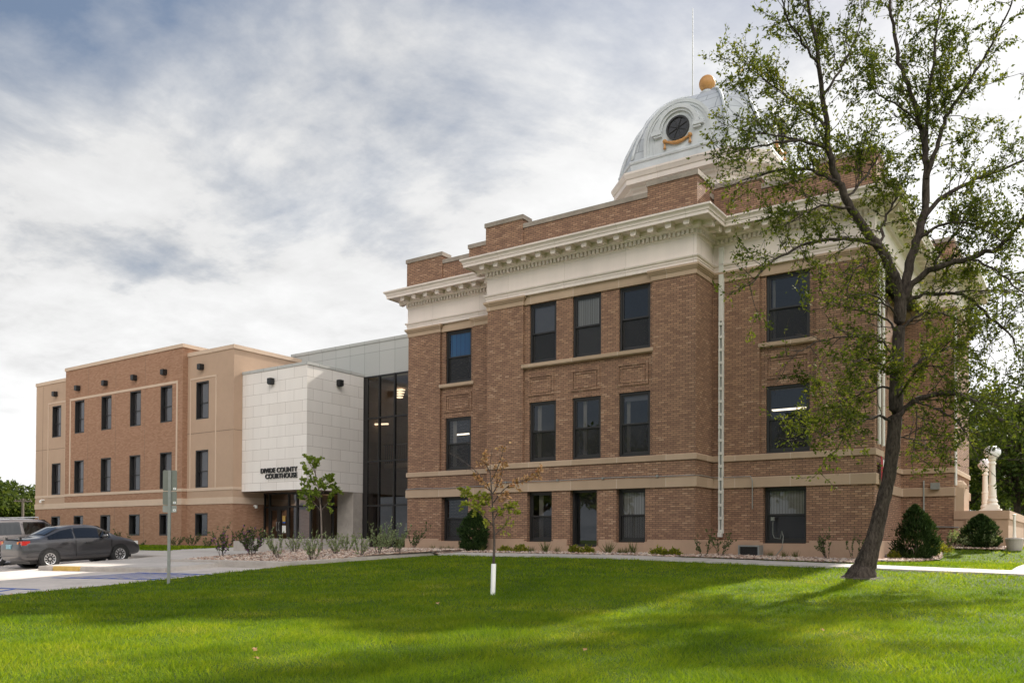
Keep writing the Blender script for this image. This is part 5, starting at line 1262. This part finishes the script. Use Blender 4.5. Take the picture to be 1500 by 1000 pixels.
# ------------------------------------------------------------------ background trees
def bg_tree_mesh(seed, h, rad_, leaf=.34, n=5200, mt=None, base=.22, narrow=1.0, lobes=34):
    rng = np.random.default_rng(seed); wood = MB(); hub = h*base
    pts = [(0, 0, -.3), (rng.normal(0, .08), rng.normal(0, .08), hub*.6), (rng.normal(0, .15), rng.normal(0, .15), hub*1.3), (rng.normal(0, .3), rng.normal(0, .3), h*.62)]
    wood.tube(pts, [.035*h*.8, .026*h*.8, .022*h*.8, .006*h], 8, caps=False)
    C_ = []
    for _ in range(lobes):
        u = unit(rng.normal(0, 1, 3)); r = rng.uniform(.35, 1.0)**.6
        zc = h*(.5+base*.5); p = np.array([u[0]*rad_*r, u[1]*rad_*r, zc+u[2]*(h-zc)*r*.92])
        p[:2] *= (1-.45*max(0, (p[2]-zc)/(h-zc)))*narrow; C_.append((p, rad_*rng.uniform(.16, .34)))
        q = np.array([0, 0, rng.uniform(hub*.9, h*.6)]); mid = q*.45+p*.55+rng.normal(0, .15, 3)
        wood.tube([tuple(q), tuple(mid), tuple(p)], [.009*h, .005*h, .002*h], 5, caps=False)
    per = n//lobes; P = []; D = []
    for p, r in C_:
        d = rng.normal(0, 1, (per, 3)); d /= np.linalg.norm(d, axis=1, keepdims=True); rr = r*rng.uniform(.35, 1.15, (per, 1))
        P.append(p+d*rr*np.array([1.15, 1.15, .8])); D.append(d)
    V, Fq = leaves(np.concatenate(P), np.concatenate(D), leaf, .36, rng, .3, .7)
    return wood, V, Fq, mt or M_far
def bg_tree(name, label, cat, x, y, seed, h, r, group, z=None, **kw):
    R = thing(name, label, cat, (x, y, (g(x, y)-.03) if z is None else z), 0, group)
    wood, V, Fq, mt = bg_tree_mesh(seed, h, r, **kw)
    wood.build('trunk', M_bark, R, smooth=True, uv=False); np_mesh('crown', V, Fq, mt, R); return R
def at_px(px, dist):
    d = ray(px, 780); return d[0]*dist, d[1]*dist
GL = 'trees beyond the parking lot on the left'
for k, (px, dist, h, r, lb) in enumerate([(-30, 92, 8.6, 3.6, 'dark leafy tree at the far left edge, tallest of its row'), (14, 100, 7.6, 3.4, 'bushy dark green tree behind the grey brown suv'), (40, 96, 6.7, 3.2, 'low rounded tree beside the wooden utility pole'), (66, 104, 7.4, 3.6, 'tree half hidden by the left corner of the annex')]):
    x, y = at_px(px, dist); bg_tree('leafy_tree', lb, 'tree', x, y, 40+k, h, r, GL, base=.08, leaf=.36, n=4200)
GR = 'trees beyond the front steps on the right'
labs = ['dark tree right beside the portico corner, behind the globe lamps', 'tall leafy tree behind the nearer globe lamp', 'wide dark green tree at the right edge behind the terrace', 'pale green tree filling the gap behind the right lamp', 'distant tree low behind the parked suvs', 'tree beyond the right border showing only its left side', 'shadowy tree far behind the portico wall']
for k, ((px, dist, h, r), lb) in enumerate(zip([(1412, 72, 14.0, 4.6), (1452, 88, 15.0, 5.2), (1492, 64, 12.5, 4.8), (1470, 105, 15.5, 5.4), (1502, 116, 12, 5.2), (1560, 66, 14.0, 5.6), (1385, 98, 14, 5.0)], labs)):
    x, y = at_px(px, dist); bg_tree('leafy_tree', lb, 'tree', x, y, 60+k, h, r, GR, base=.20, leaf=.30, n=8000, lobes=44)
# trees across the street behind the viewer, seen in the window panes
proto = None
for k, (x, y, s_, rz) in enumerate([(-19, -19, 1.0, 0), (-29, -23, 1.12, 1.3), (-10, -22, .9, 2.4), (-38, -20, 1.0, 3.9), (0, -24, .8, 5.0), (-50, -26, 1.1, .7)]):
    if proto is None:
        proto = bg_tree('street_tree', 'leafy street tree mirrored in the upper panes of the courthouse windows', 'tree', x, y, 90, 14.0, 4.6, 'trees across the street mirrored in the windows', leaf=.42, n=4200, base=.24); o = proto
    else: o = copy_tree(proto)
    o.location = (x, y, g(x, y)-.03); o.scale = (s_, s_, s_); o.rotation_euler = (0, 0, rz)
x, y = at_px(33, 90); up = MB(); up.tube([(0, 0, -.5), (0, 0, 4.55)], [.16, .12], 8); up.box(-.95, .95, -.06, .06, 4.2, 4.34)
for xx in (-.8, -.3, .3, .8): up.tube([(xx, 0, 4.34), (xx, 0, 4.5)], .04, 6)
o = up.build('utility_pole', mat('weathered_pole_wood', (.14, .11, .095), .9, .2, 3), smooth=False); o.location = (x, y, g(x, y)-.03); o.rotation_euler.z = .6; tag(o, 'wooden utility pole with crossarm standing before the left trees', 'utility pole')
# ------------------------------------------------------------------ shrubs
def px_at(px, Y):
    d = ray(px, 800); return d[0]*Y/d[1]
def leggy(x, y, h, w, mt, seed, label, group, n=7, leaf=.075, dens=30, flowers=0, name='shrub', z=None):
    T = Tree(seed); rng = T.rng
    R = thing(name, label, 'shrub', (x, y, (g(x, y)+mound(x, y)-.02) if z is None else z), 0, group)
    for k in range(n):
        a = rng.uniform(0, 6.28); d = np.array([math.cos(a)*w, math.sin(a)*w, h*.8])
        T.twig(np.array([math.cos(a)*.03, math.sin(a)*.03, 0]), d, h*rng.uniform(.72, 1.05), .008, 1, dens, .5, .45, .25, .12)
    T.wood.build('stem', M_bark2, R, smooth=True, uv=False)
    V, Fq = leaves(np.array(T.lp), np.array(T.ld), leaf, .32, rng, -.1, .5); np_mesh('foliage', V, Fq, mt, R)
    if flowers:
        m_ = min(len(T.lp), flowers); idx = rng.choice(len(T.lp), m_, replace=False); P = np.array(T.lp)[idx]; P = np.concatenate([P+rng.normal(0, .012, P.shape) for _ in range(6)])
        V, Fq = leaves(P, rng.normal(0, 1, P.shape), .038, .42, rng, 0, .6); np_mesh('blossom', V, Fq, M_petal, R)
    return R
GB = 'leggy shrubs in the gravel bed'
bedsh = [(408, 18.8, 1.05, 'pale leggy shrub just right of the purple flowering pair'), (431, 20.6, .85, 'small thin shrub right before the low concrete wall'), (458, 18.6, 1.05, 'leggy shrub at the front of the gravel, left of the maple trunk'), (492, 20.2, .9, 'airy shrub just right of the young maple trunk'), (509, 21.6, .85, 'shrub behind two others, below the concrete pier'), (528, 20.0, .8, 'low spreading shrub below the corner of the glass wall'), (554, 20.6, 1.2, 'tallest leggy shrub, in front of the dark glass wall'), (581, 21.2, 1.1, 'full leggy shrub before the glass doors'), (566, 22.6, .8, 'small shrub behind the tallest one at the glass wall')]
for k, (px, Y, h, lb) in enumerate(bedsh): leggy(px_at(px, Y), Y, h*.80, .36, M_sage, 200+k, lb, GB, n=10, dens=24, leaf=.065)
leggy(px_at(605, 24.6), 24.6, .85, .30, M_dkshrub, 220, 'dark twiggy shrub at the left corner of the old brick wall', 'dark shrubs against the walls', n=7, dens=24)
for k, (px, Y, h, lb) in enumerate([(1031, 24.7, .62, 'dark twiggy shrub left of the white downpipe foot'), (1056, 24.9, .72, 'dark twiggy shrub right under the white downpipe'), (1213, 25.9, .75, 'thin dark shrub right of the conduit window'), (1251, 25.7, .72, 'thin dark shrub just left of the ash trunk')]):
    leggy(px_at(px, Y), Y, h, .30, M_dkshrub, 230+k, lb, 'dark shrubs against the walls', n=6, dens=18)
for k, (px, h, lb) in enumerate([(180, .75, 'bushy shrub at the annex wall above the sedan bonnet'), (257, .62, 'thin shrub at the annex wall right of the sign post'), (281, .72, 'leggy shrub below the rightmost ground window of the annex'), (303, .4, 'low green shrub near the annex brick corner'), (205, .3, 'low shrub tuft right of the sedan at the annex wall')]):
    leggy(px_at(px, 25.3), 25.3, h, .42, M_dkshrub, 240+k, lb, 'dark shrubs against the walls', n=8, dens=24)
leggy(px_at(324, 18.9), 18.9, .95, .30, M_dkshrub, 250, 'leftmost flowering shrub with magenta and purple blooms over bare stems', 'purple flowering shrubs', n=8, dens=24, flowers=60)
leggy(px_at(369, 19.4), 19.4, 1.0, .52, M_dkshrub, 251, 'rounded shrub full of small purple blooms in the gravel', 'purple flowering shrubs', n=13, dens=30, flowers=90)
for k, (px, lb) in enumerate([(1386, 'leafy green shrub just left of the terrace wall'), (1410, 'leafy low shrub under the terrace wall, left of the small conifer'), (1449, 'leafy low shrub right of the small conifer')]):
    leggy(px_at(px, 33.6), 33.6, .62, .5, M_sage, 260+k, lb, 'leafy shrubs below the terrace wall', n=10, dens=26, leaf=.085)
def mound_shrub(px, Y, w, h, seed, mt, label, group):
    rng = np.random.default_rng(seed); x = px_at(px, Y); R = thing('low_shrub', label, 'shrub', (x, Y, g(x, Y)-.01), 0, group)
    n = 520; d = rng.normal(0, 1, (n, 3)); d[:, 2] = np.abs(d[:, 2]); d /= np.linalg.norm(d, axis=1, keepdims=True); r = rng.uniform(.5, 1.05, (n, 1))*(1+.18*np.sin(d[:, :1]*7+seed)*np.cos(d[:, 1:2]*6))
    P = d*r*np.array([w/2, w/2, h*.85]); V, Fq = leaves(P, d+np.array([0, 0, .5]), .075, .3, rng, -.1, .45); np_mesh('foliage', V, Fq, mt, R)
    st = MB()
    for k in range(7):
        a = k*.9; st.tube([(0, 0, 0), (math.cos(a)*w*.2, math.sin(a)*w*.2, h*.4), (math.cos(a)*w*.36, math.sin(a)*w*.36, h*.6)], [.012, .008, .004], 4)
    st.build('stem', M_bark2, R, uv=False)
GG = 'low golden green shrubs along the old wall'
for k, (px, w, h, lb) in enumerate([(740, .55, .27, 'low golden shrub right of the dark arborvitae, left of a pair'), (763, .55, .32, 'low golden shrub, right of the pair left of the first window'), (841, .45, .30, 'low golden shrub below the dark door, left of a pair'), (860, .46, .30, 'low golden shrub below the dark door, right of a pair'), (966, .58, .30, 'low golden shrub below the right ground window of the bay'), (988, .46, .26, 'browner low shrub beside the golden one at the bay corner')]):
    mound_shrub(px, 24.3, w, h, 300+k, M_gold_leaf, lb, GG)
for k, (px, Y, w, h, lb) in enumerate([(1362, 31.0, .6, .32, 'yellow low shrub right of the big cone shaped arborvitae'), (1379, 32.0, .75, .36, 'yellow low shrub behind another, near the portico plinth'), (1309, 29.0, .4, .3, 'yellow low shrub peeping out left of the big arborvitae')]):
    mound_shrub(px, Y, w, h, 310+k, M_gold_leaf, lb, 'yellow low shrubs by the portico')
def conifer(px, Y, w, h, seed, label, name='arborvitae', belly=.3, top=1.0):
    rng = np.random.default_rng(seed); x = px_at(px, Y); R = thing(name, label, 'conifer', (x, Y, g(x, Y)-.03), 0, 'dark conifers beside the old courthouse')
    st = MB(); st.tube([(0, 0, -.1), (0, 0, h*.8)], [.05, .012], 6); st.build('trunk', M_bark, R, uv=False)
    n = 8500; t = rng.uniform(0, 1, n)**.85; a = rng.uniform(0, 6.283, n)
    prof = np.interp(t, [0, .08, belly, .55, .8, .93, 1.0], [.62, .86, 1.0, .86*top, .52*top, .26*top, .02])
    cl = 70; ca = rng.uniform(0, 6.283, cl); ct = rng.uniform(0, 1, cl); k_ = rng.integers(0, cl, n)
    t = np.clip(ct[k_]+rng.normal(0, .05, n)+rng.uniform(-.02, .06, n), 0, 1); a = ca[k_]+rng.normal(0, .22, n)/(.25+prof*.75)
    prof = np.interp(t, [0, .08, belly, .55, .8, .93, 1.0], [.62, .86, 1.0, .86*top, .52*top, .26*top, .02])
    r = w/2*prof*rng.uniform(.5, 1.0, n)*(.85+.3*rng.uniform(0, 1, cl)[k_])
    P = np.stack([r*np.cos(a), r*np.sin(a), t*h*.97+.03], 1); D = np.stack([np.cos(a)*.55, np.sin(a)*.55, np.full(n, .75)], 1)
    V, Fq = leaves(P, D, .115, .17, rng, -.2, .4); np_mesh('foliage', V, Fq, M_conifer, R)
conifer(693, 24.45, 1.0, 1.5, 1, 'dark rounded arborvitae against the wall behind the young tree', belly=.4, top=1.25)
conifer(1341, 29.6, 1.40, 1.72, 2, 'large cone shaped arborvitae right of the ash trunk')
conifer(1437, 33.9, 1.30, 1.14, 3, 'small pointed dark arborvitae in front of the terrace wall', belly=.2)
for k, px in enumerate([633, 649, 659, 675, 707, 779, 799, 816, 891, 908, 916, 927, 1128, 1148, 1165]):
    rng = np.random.default_rng(400+k); Y = 24.35 if px < 1000 else 25.6; x = px_at(px, Y); big = (px in (799, 815, 891, 927)); hh = .42 if big else .24
    P = np.zeros((60, 3)); P[:, :2] = rng.normal(0, .04, (60, 2)); D = rng.normal(0, .34, (60, 3)); D[:, 2] = 1
    V, Fq = leaves(P, D, hh, .022, rng, 0, .12); o = np_mesh('grass_tuft', V, Fq, M_blade2); o.location = (x, Y, g(x, Y)-.01)
    tag(o, 'wispy tuft of ornamental grass in the gravel along the old brick wall', 'grass tuft', 'ornamental grass tufts along the wall')
# ------------------------------------------------------------------ street furniture and small things
def sign_post():
    B = np.array([LAWN_X+.02, 13.35, 0]); B = np.array(on_ground(247, 853)); x, y = B[0], B[1]
    d = float(CF@np.array([x, y, -1.2])); H = (852-686)/F_PX*d
    R = thing('sign_post', 'galvanised post carrying three sign plates seen from the back', 'sign', (x, y, g(x, y)-.02), YAW+.12)
    p = MB(); p.box(-.035, .035, -.02, .02, -.2, H-.01); 
    for k in range(int(H/.05)-2): p.box(-.008, .008, -.0235, -.0195, .08+k*.05, .095+k*.05)
    p.build('post', M_steel, R)
    def plate(z0, z1, w, mt):
        s = MB(); N = 5; pts = []
        r = .035
        for cx_, cz, a0 in ((w-r, z1-r, 0), (-w+r, z1-r, 90), (-w+r, z0+r, 180), (w-r, z0+r, 270)):
            for k in range(N+1): a = rad(a0+90*k/N); pts.append((cx_+r*math.cos(a), cz+r*math.sin(a)))
        s.face([(a, .023, b) for a, b in pts]); s.face([(a, .027, b) for a, b in pts][::-1])
        for i in range(len(pts)): a, b = pts[i], pts[(i+1) % len(pts)]; s.face([(a[0], .023, a[1]), (a[0], .027, a[1]), (b[0], .027, b[1]), (b[0], .023, b[1])])
        o = s.build('sign_plate', mt, R); st = MB(); st.box(w-.09, w-.02, .020, .0228, z0+.03, z0+.085); st.build('sticker', M_white, o)
        st = MB(); st.box(w-.066, w-.044, .0185, .0198, z0+.048, z0+.067); st.build('sticker_mark', M_blue, o)
    plate(H-.52, H-.0, .17, M_signback); plate(H-.87, H-.535, .17, M_signback); plate(H-1.06, H-.885, .17, M_steel)
sign_post()
def vent_unit():
    x0 = px_at(1081, 25.9); x1 = px_at(1112, 25.9)
    z = g(x0, 25.9); R = thing('air_conditioner', 'small grey vent box on the gravel against the plinth', 'vent box', (x0, 25.9, z-.02))
    w = x1-x0; b = MB(); b.box(0, .05, 0, .4, 0, .38); b.box(w-.05, w, 0, .4, 0, .38); b.box(.05, w-.05, 0, .4, .33, .38); b.box(.05, w-.05, 0, .4, 0, .04); b.build('casing', M_steel, R)
    q = MB()
    for k in range(8): q.box(.05, w-.05, .05, .06, .05+k*.035, .075+k*.035)
    q.box(.05, w-.05, .1, .12, .04, .33); q.build('grille', M_frame, R)
vent_unit()
def bollard():
    x, y = px_at(1486, 33.6), 33.6; z = g(x, y)
    b = MB(); b.lathe([(.20, -.1), (.24, .05), (.27, .30), (.29, .36), (.25, .40), (0, .40)], 20); R = thing('planter_stand', 'round stone base with a slim post at the end of the terrace wall', 'post base', (x, y, z)); b.build('base', M_kerb, R, smooth=False)
    p = MB(); p.lathe([(.06, .40), (.045, .6), (.04, 1.15), (.07, 1.2), (.0, 1.22)], 12); p.build('post', M_lamppost, R)
bollard()
def flag():
    m3 = [mat('flag_red', (.38, .03, .045), .8, .15, 5), mat('flag_white', (.74, .71, .70), .8, .08, 5), mat('flag_blue', (.04, .05, .16), .8, .15, 5)]
    f = MB(); N = 14; rows = 10; h = .85
    def P(u, v):
        w_ = .78*(1-.35*v); return (.10+.06*math.sin(u*15)*(.4+v), (u-.5)*w_+.03*math.sin(v*6), -v*h-.10*math.sin(u*math.pi))
    for i in range(N):
        for j in range(rows):
            u0, u1, v0, v1 = i/N, (i+1)/N, j/rows, (j+1)/rows
            s = 2 if (j < 3 and i > 6) else (i//2) % 2
            f.face([P(u0, v0), P(u1, v0), P(u1, v1), P(u0, v1)], s)
    o = f.build('flag_bunting', m3, smooth=True); o.location = (XR+.02, 27.25, 2.55); tag(o, 'red white and blue flag bunting hanging on the brick corner behind the ash trunk', 'flag')
flag()
for k, (px, py) in enumerate([(118, 862), (70, 869), (16, 873), (375, 968), (373, 955), (641, 886), (857, 955), (1204, 926)]):
    P = on_ground(px, py); rng = np.random.default_rng(500+k); l = MB(); s = .042
    pts = [(s*math.cos(a)*(1 if i % 2 else .55), s*math.sin(a)*(1 if i % 2 else .55), .012*math.sin(a*2)) for i, a in enumerate(np.linspace(0, 6.283, 11)[:-1])]
    for i in range(10): l.face([(0, 0, .004), pts[i], pts[(i+1) % 10]])
    o = l.build('fallen_leaf', M_rust, smooth=True); o.location = (P[0], P[1], g(P[0], P[1])+.045); o.rotation_euler = (rng.uniform(-.5, .5), rng.uniform(-.5, .5), rng.uniform(0, 6)); tag(o, 'small dry rust coloured leaf lying on the grass', 'leaf', 'fallen leaves on the lawn')
# ------------------------------------------------------------------ the lawn's grass
TRUNK = on_ground(1262, 844)
def soil_ring():
    m_ = MB(); rng = np.random.default_rng(3); N = 26; x, y = TRUNK[0], TRUNK[1]
    rr = [.40+.10*math.sin(i*1.7)+rng.uniform(-.06, .06) for i in range(N)]
    for i in range(N):
        a0, a1 = 2*math.pi*i/N, 2*math.pi*(i+1)/N; p = [(x+r*math.cos(a), y+r*math.sin(a)) for r, a in ((rr[i], a0), (rr[(i+1) % N], a1))]
        m_.face([(x, y, g(x, y)+.012), (*p[0], g(*p[0])-.022), (*p[1], g(*p[1])-.022)])
    o = m_.build('ground_bare_soil', M_bare); o['kind'] = 'structure'
soil_ring()
def lawn():
    rng = np.random.default_rng(77)
    def ok(P):
        m_ = (P[:, 0] > LAWN_X)
        m_ &= ~((P[:, 1] > PATH_Y0-.02) & (P[:, 1] < PATH_Y1+.02) & (P[:, 0] > -19.1))
        m_ &= ~((P[:, 0] > -1.62) & (P[:, 0] < .22) & (P[:, 1] > PATH_Y1))
        for b in BEDS: m_ &= ~in_poly(P, b)
        m_ &= ~in_poly(P, [(-26.3, 17.0), (-20.3, 17.4), (-18.6, 22.5), (-26, 23)])
        m_ &= ~((P[:, 0] > XL) & (P[:, 0] < XA+.05) & (P[:, 1] > 22.4)) & ~((P[:, 0] > XL) & (P[:, 0] < -10.2) & (P[:, 1] > PATH_Y1)) & ~((P[:, 0] > -10.3) & (P[:, 0] < -5.2) & (P[:, 1] > 26.3)) & ~((P[:, 0] < -4.2) & (P[:, 1] > 33.4))
        return m_
    out_V = []; cnt = 0
    # blades thin out and widen with distance from the eye
    for r0, r1, dens, w, h in ((3.0, 5.5, 1500, .008, .066), (5.5, 9.5, 2700, .0075, .066), (9.5, 14, 1500, .010, .066), (14, 20, 700, .014, .064), (20, 30, 300, .022, .062), (30, 44, 110, .035, .06)):
        a0, a1 = YAW-rad(62), YAW+rad(52)          # headings left of +Y
        n = int(dens*(a1-a0)*(r1*r1-r0*r0)/2)
        r = np.sqrt(rng.uniform(r0*r0, r1*r1, n)); a = rng.uniform(a0, a1, n); k_ = (np.abs(a-YAW) < rad(36)) | (rng.uniform(0, 1, n) < .4); r, a = r[k_], a[k_]
        P = np.stack([-np.sin(a)*r, np.cos(a)*r], 1); P = P[ok(P)]; n = len(P)
        tb = np.hypot(P[:, 0]-TRUNK[0], P[:, 1]-TRUNK[1]); P = P[(tb > .75) | (rng.uniform(0, 1, n) < (tb/.75)**3)]; n = len(P)
        z = g_arr(P[:, 0], P[:, 1])-.035
        tuft = .62+.75*(np.sin(P[:, 0]*2.1+1.3*np.sin(P[:, 1]*1.7))*np.sin(P[:, 1]*2.6+np.sin(P[:, 0]*3.1))*.5+.5)
        hh = h*rng.uniform(.55, 1.25, n)*tuft; th = rng.uniform(0, 6.283, n)
        lean = rng.normal(0, .55, (n, 2))*hh[:, None]; lean[:, 0] += np.where(np.floor((P[:, 1]-.35*P[:, 0])/.56) % 2 > 0, .5, -.4)*hh
        ww = w*rng.uniform(.7, 1.3, n)
        c, s = np.cos(th)*ww/2, np.sin(th)*ww/2
        b0 = np.stack([P[:, 0]-c, P[:, 1]-s, z], 1); b1 = np.stack([P[:, 0]+c, P[:, 1]+s, z], 1)
        tip = np.stack([P[:, 0]+lean[:, 0], P[:, 1]+lean[:, 1], z+hh], 1)
        out_V.append(np.stack([b0, b1, tip], 1).reshape(-1, 3))
    # broad-leaved clover and plantain in loose colonies
    cl = rng.uniform(-1, 1, (46, 2))*np.array([9, 8])+np.array([-7.5, 12.5]); ci = rng.integers(0, 46, 5200)
    P = cl[ci]+rng.normal(0, .22, (5200, 2)); P = P[ok(P)]; n = len(P); z = g_arr(P[:, 0], P[:, 1])+rng.uniform(.0, .03, n)
    th = rng.uniform(0, 6.283, n); q = rng.uniform(.010, .020, n); c, s = np.cos(th)*q, np.sin(th)*q
    out_V.append(np.stack([np.stack([P[:, 0]-c, P[:, 1]-s, z], 1), np.stack([P[:, 0]+s, P[:, 1]-c, z+.008], 1), np.stack([P[:, 0]+c, P[:, 1]+s, z+.004], 1)], 1).reshape(-1, 3))
    V = np.concatenate(out_V); F3 = np.arange(len(V)).reshape(-1, 3)
    o = np_mesh('lawn_grass', V, F3, M_blade); tag(o, 'mown green lawn grass in front of the courthouse', 'grass', kind='stuff')
    # strip of lawn between the walk and the annex
    rng2 = np.random.default_rng(8); n = 16000
    P = np.stack([rng2.uniform(-62, -33.2, n), rng2.uniform(21.55, 26.1, n)], 1); z = g_arr(P[:, 0], P[:, 1])
    th = rng2.uniform(0, 6.28, n); hh = .07*rng2.uniform(.6, 1.2, n); w = .05
    c, s = np.cos(th)*w/2, np.sin(th)*w/2; ln = rng2.normal(0, .4, (n, 2))*hh[:, None]
    V = np.stack([np.stack([P[:, 0]-c, P[:, 1]-s, z], 1), np.stack([P[:, 0]+c, P[:, 1]+s, z], 1), np.stack([P[:, 0]+ln[:, 0], P[:, 1]+ln[:, 1], z+hh], 1)], 1).reshape(-1, 3)
    o = np_mesh('strip_grass', V, np.arange(len(V)).reshape(-1, 3), M_blade); tag(o, 'narrow green grass strip along the foot of the annex', 'grass', kind='stuff')
drape('ground_annex_strip', [(-75, 21.5), (-33.4, 21.5), (-33.4, 26.4), (-75, 26.4)], 20, 4, lambda x, y: g(x, y), M_lawnbase, .004)
lawn()
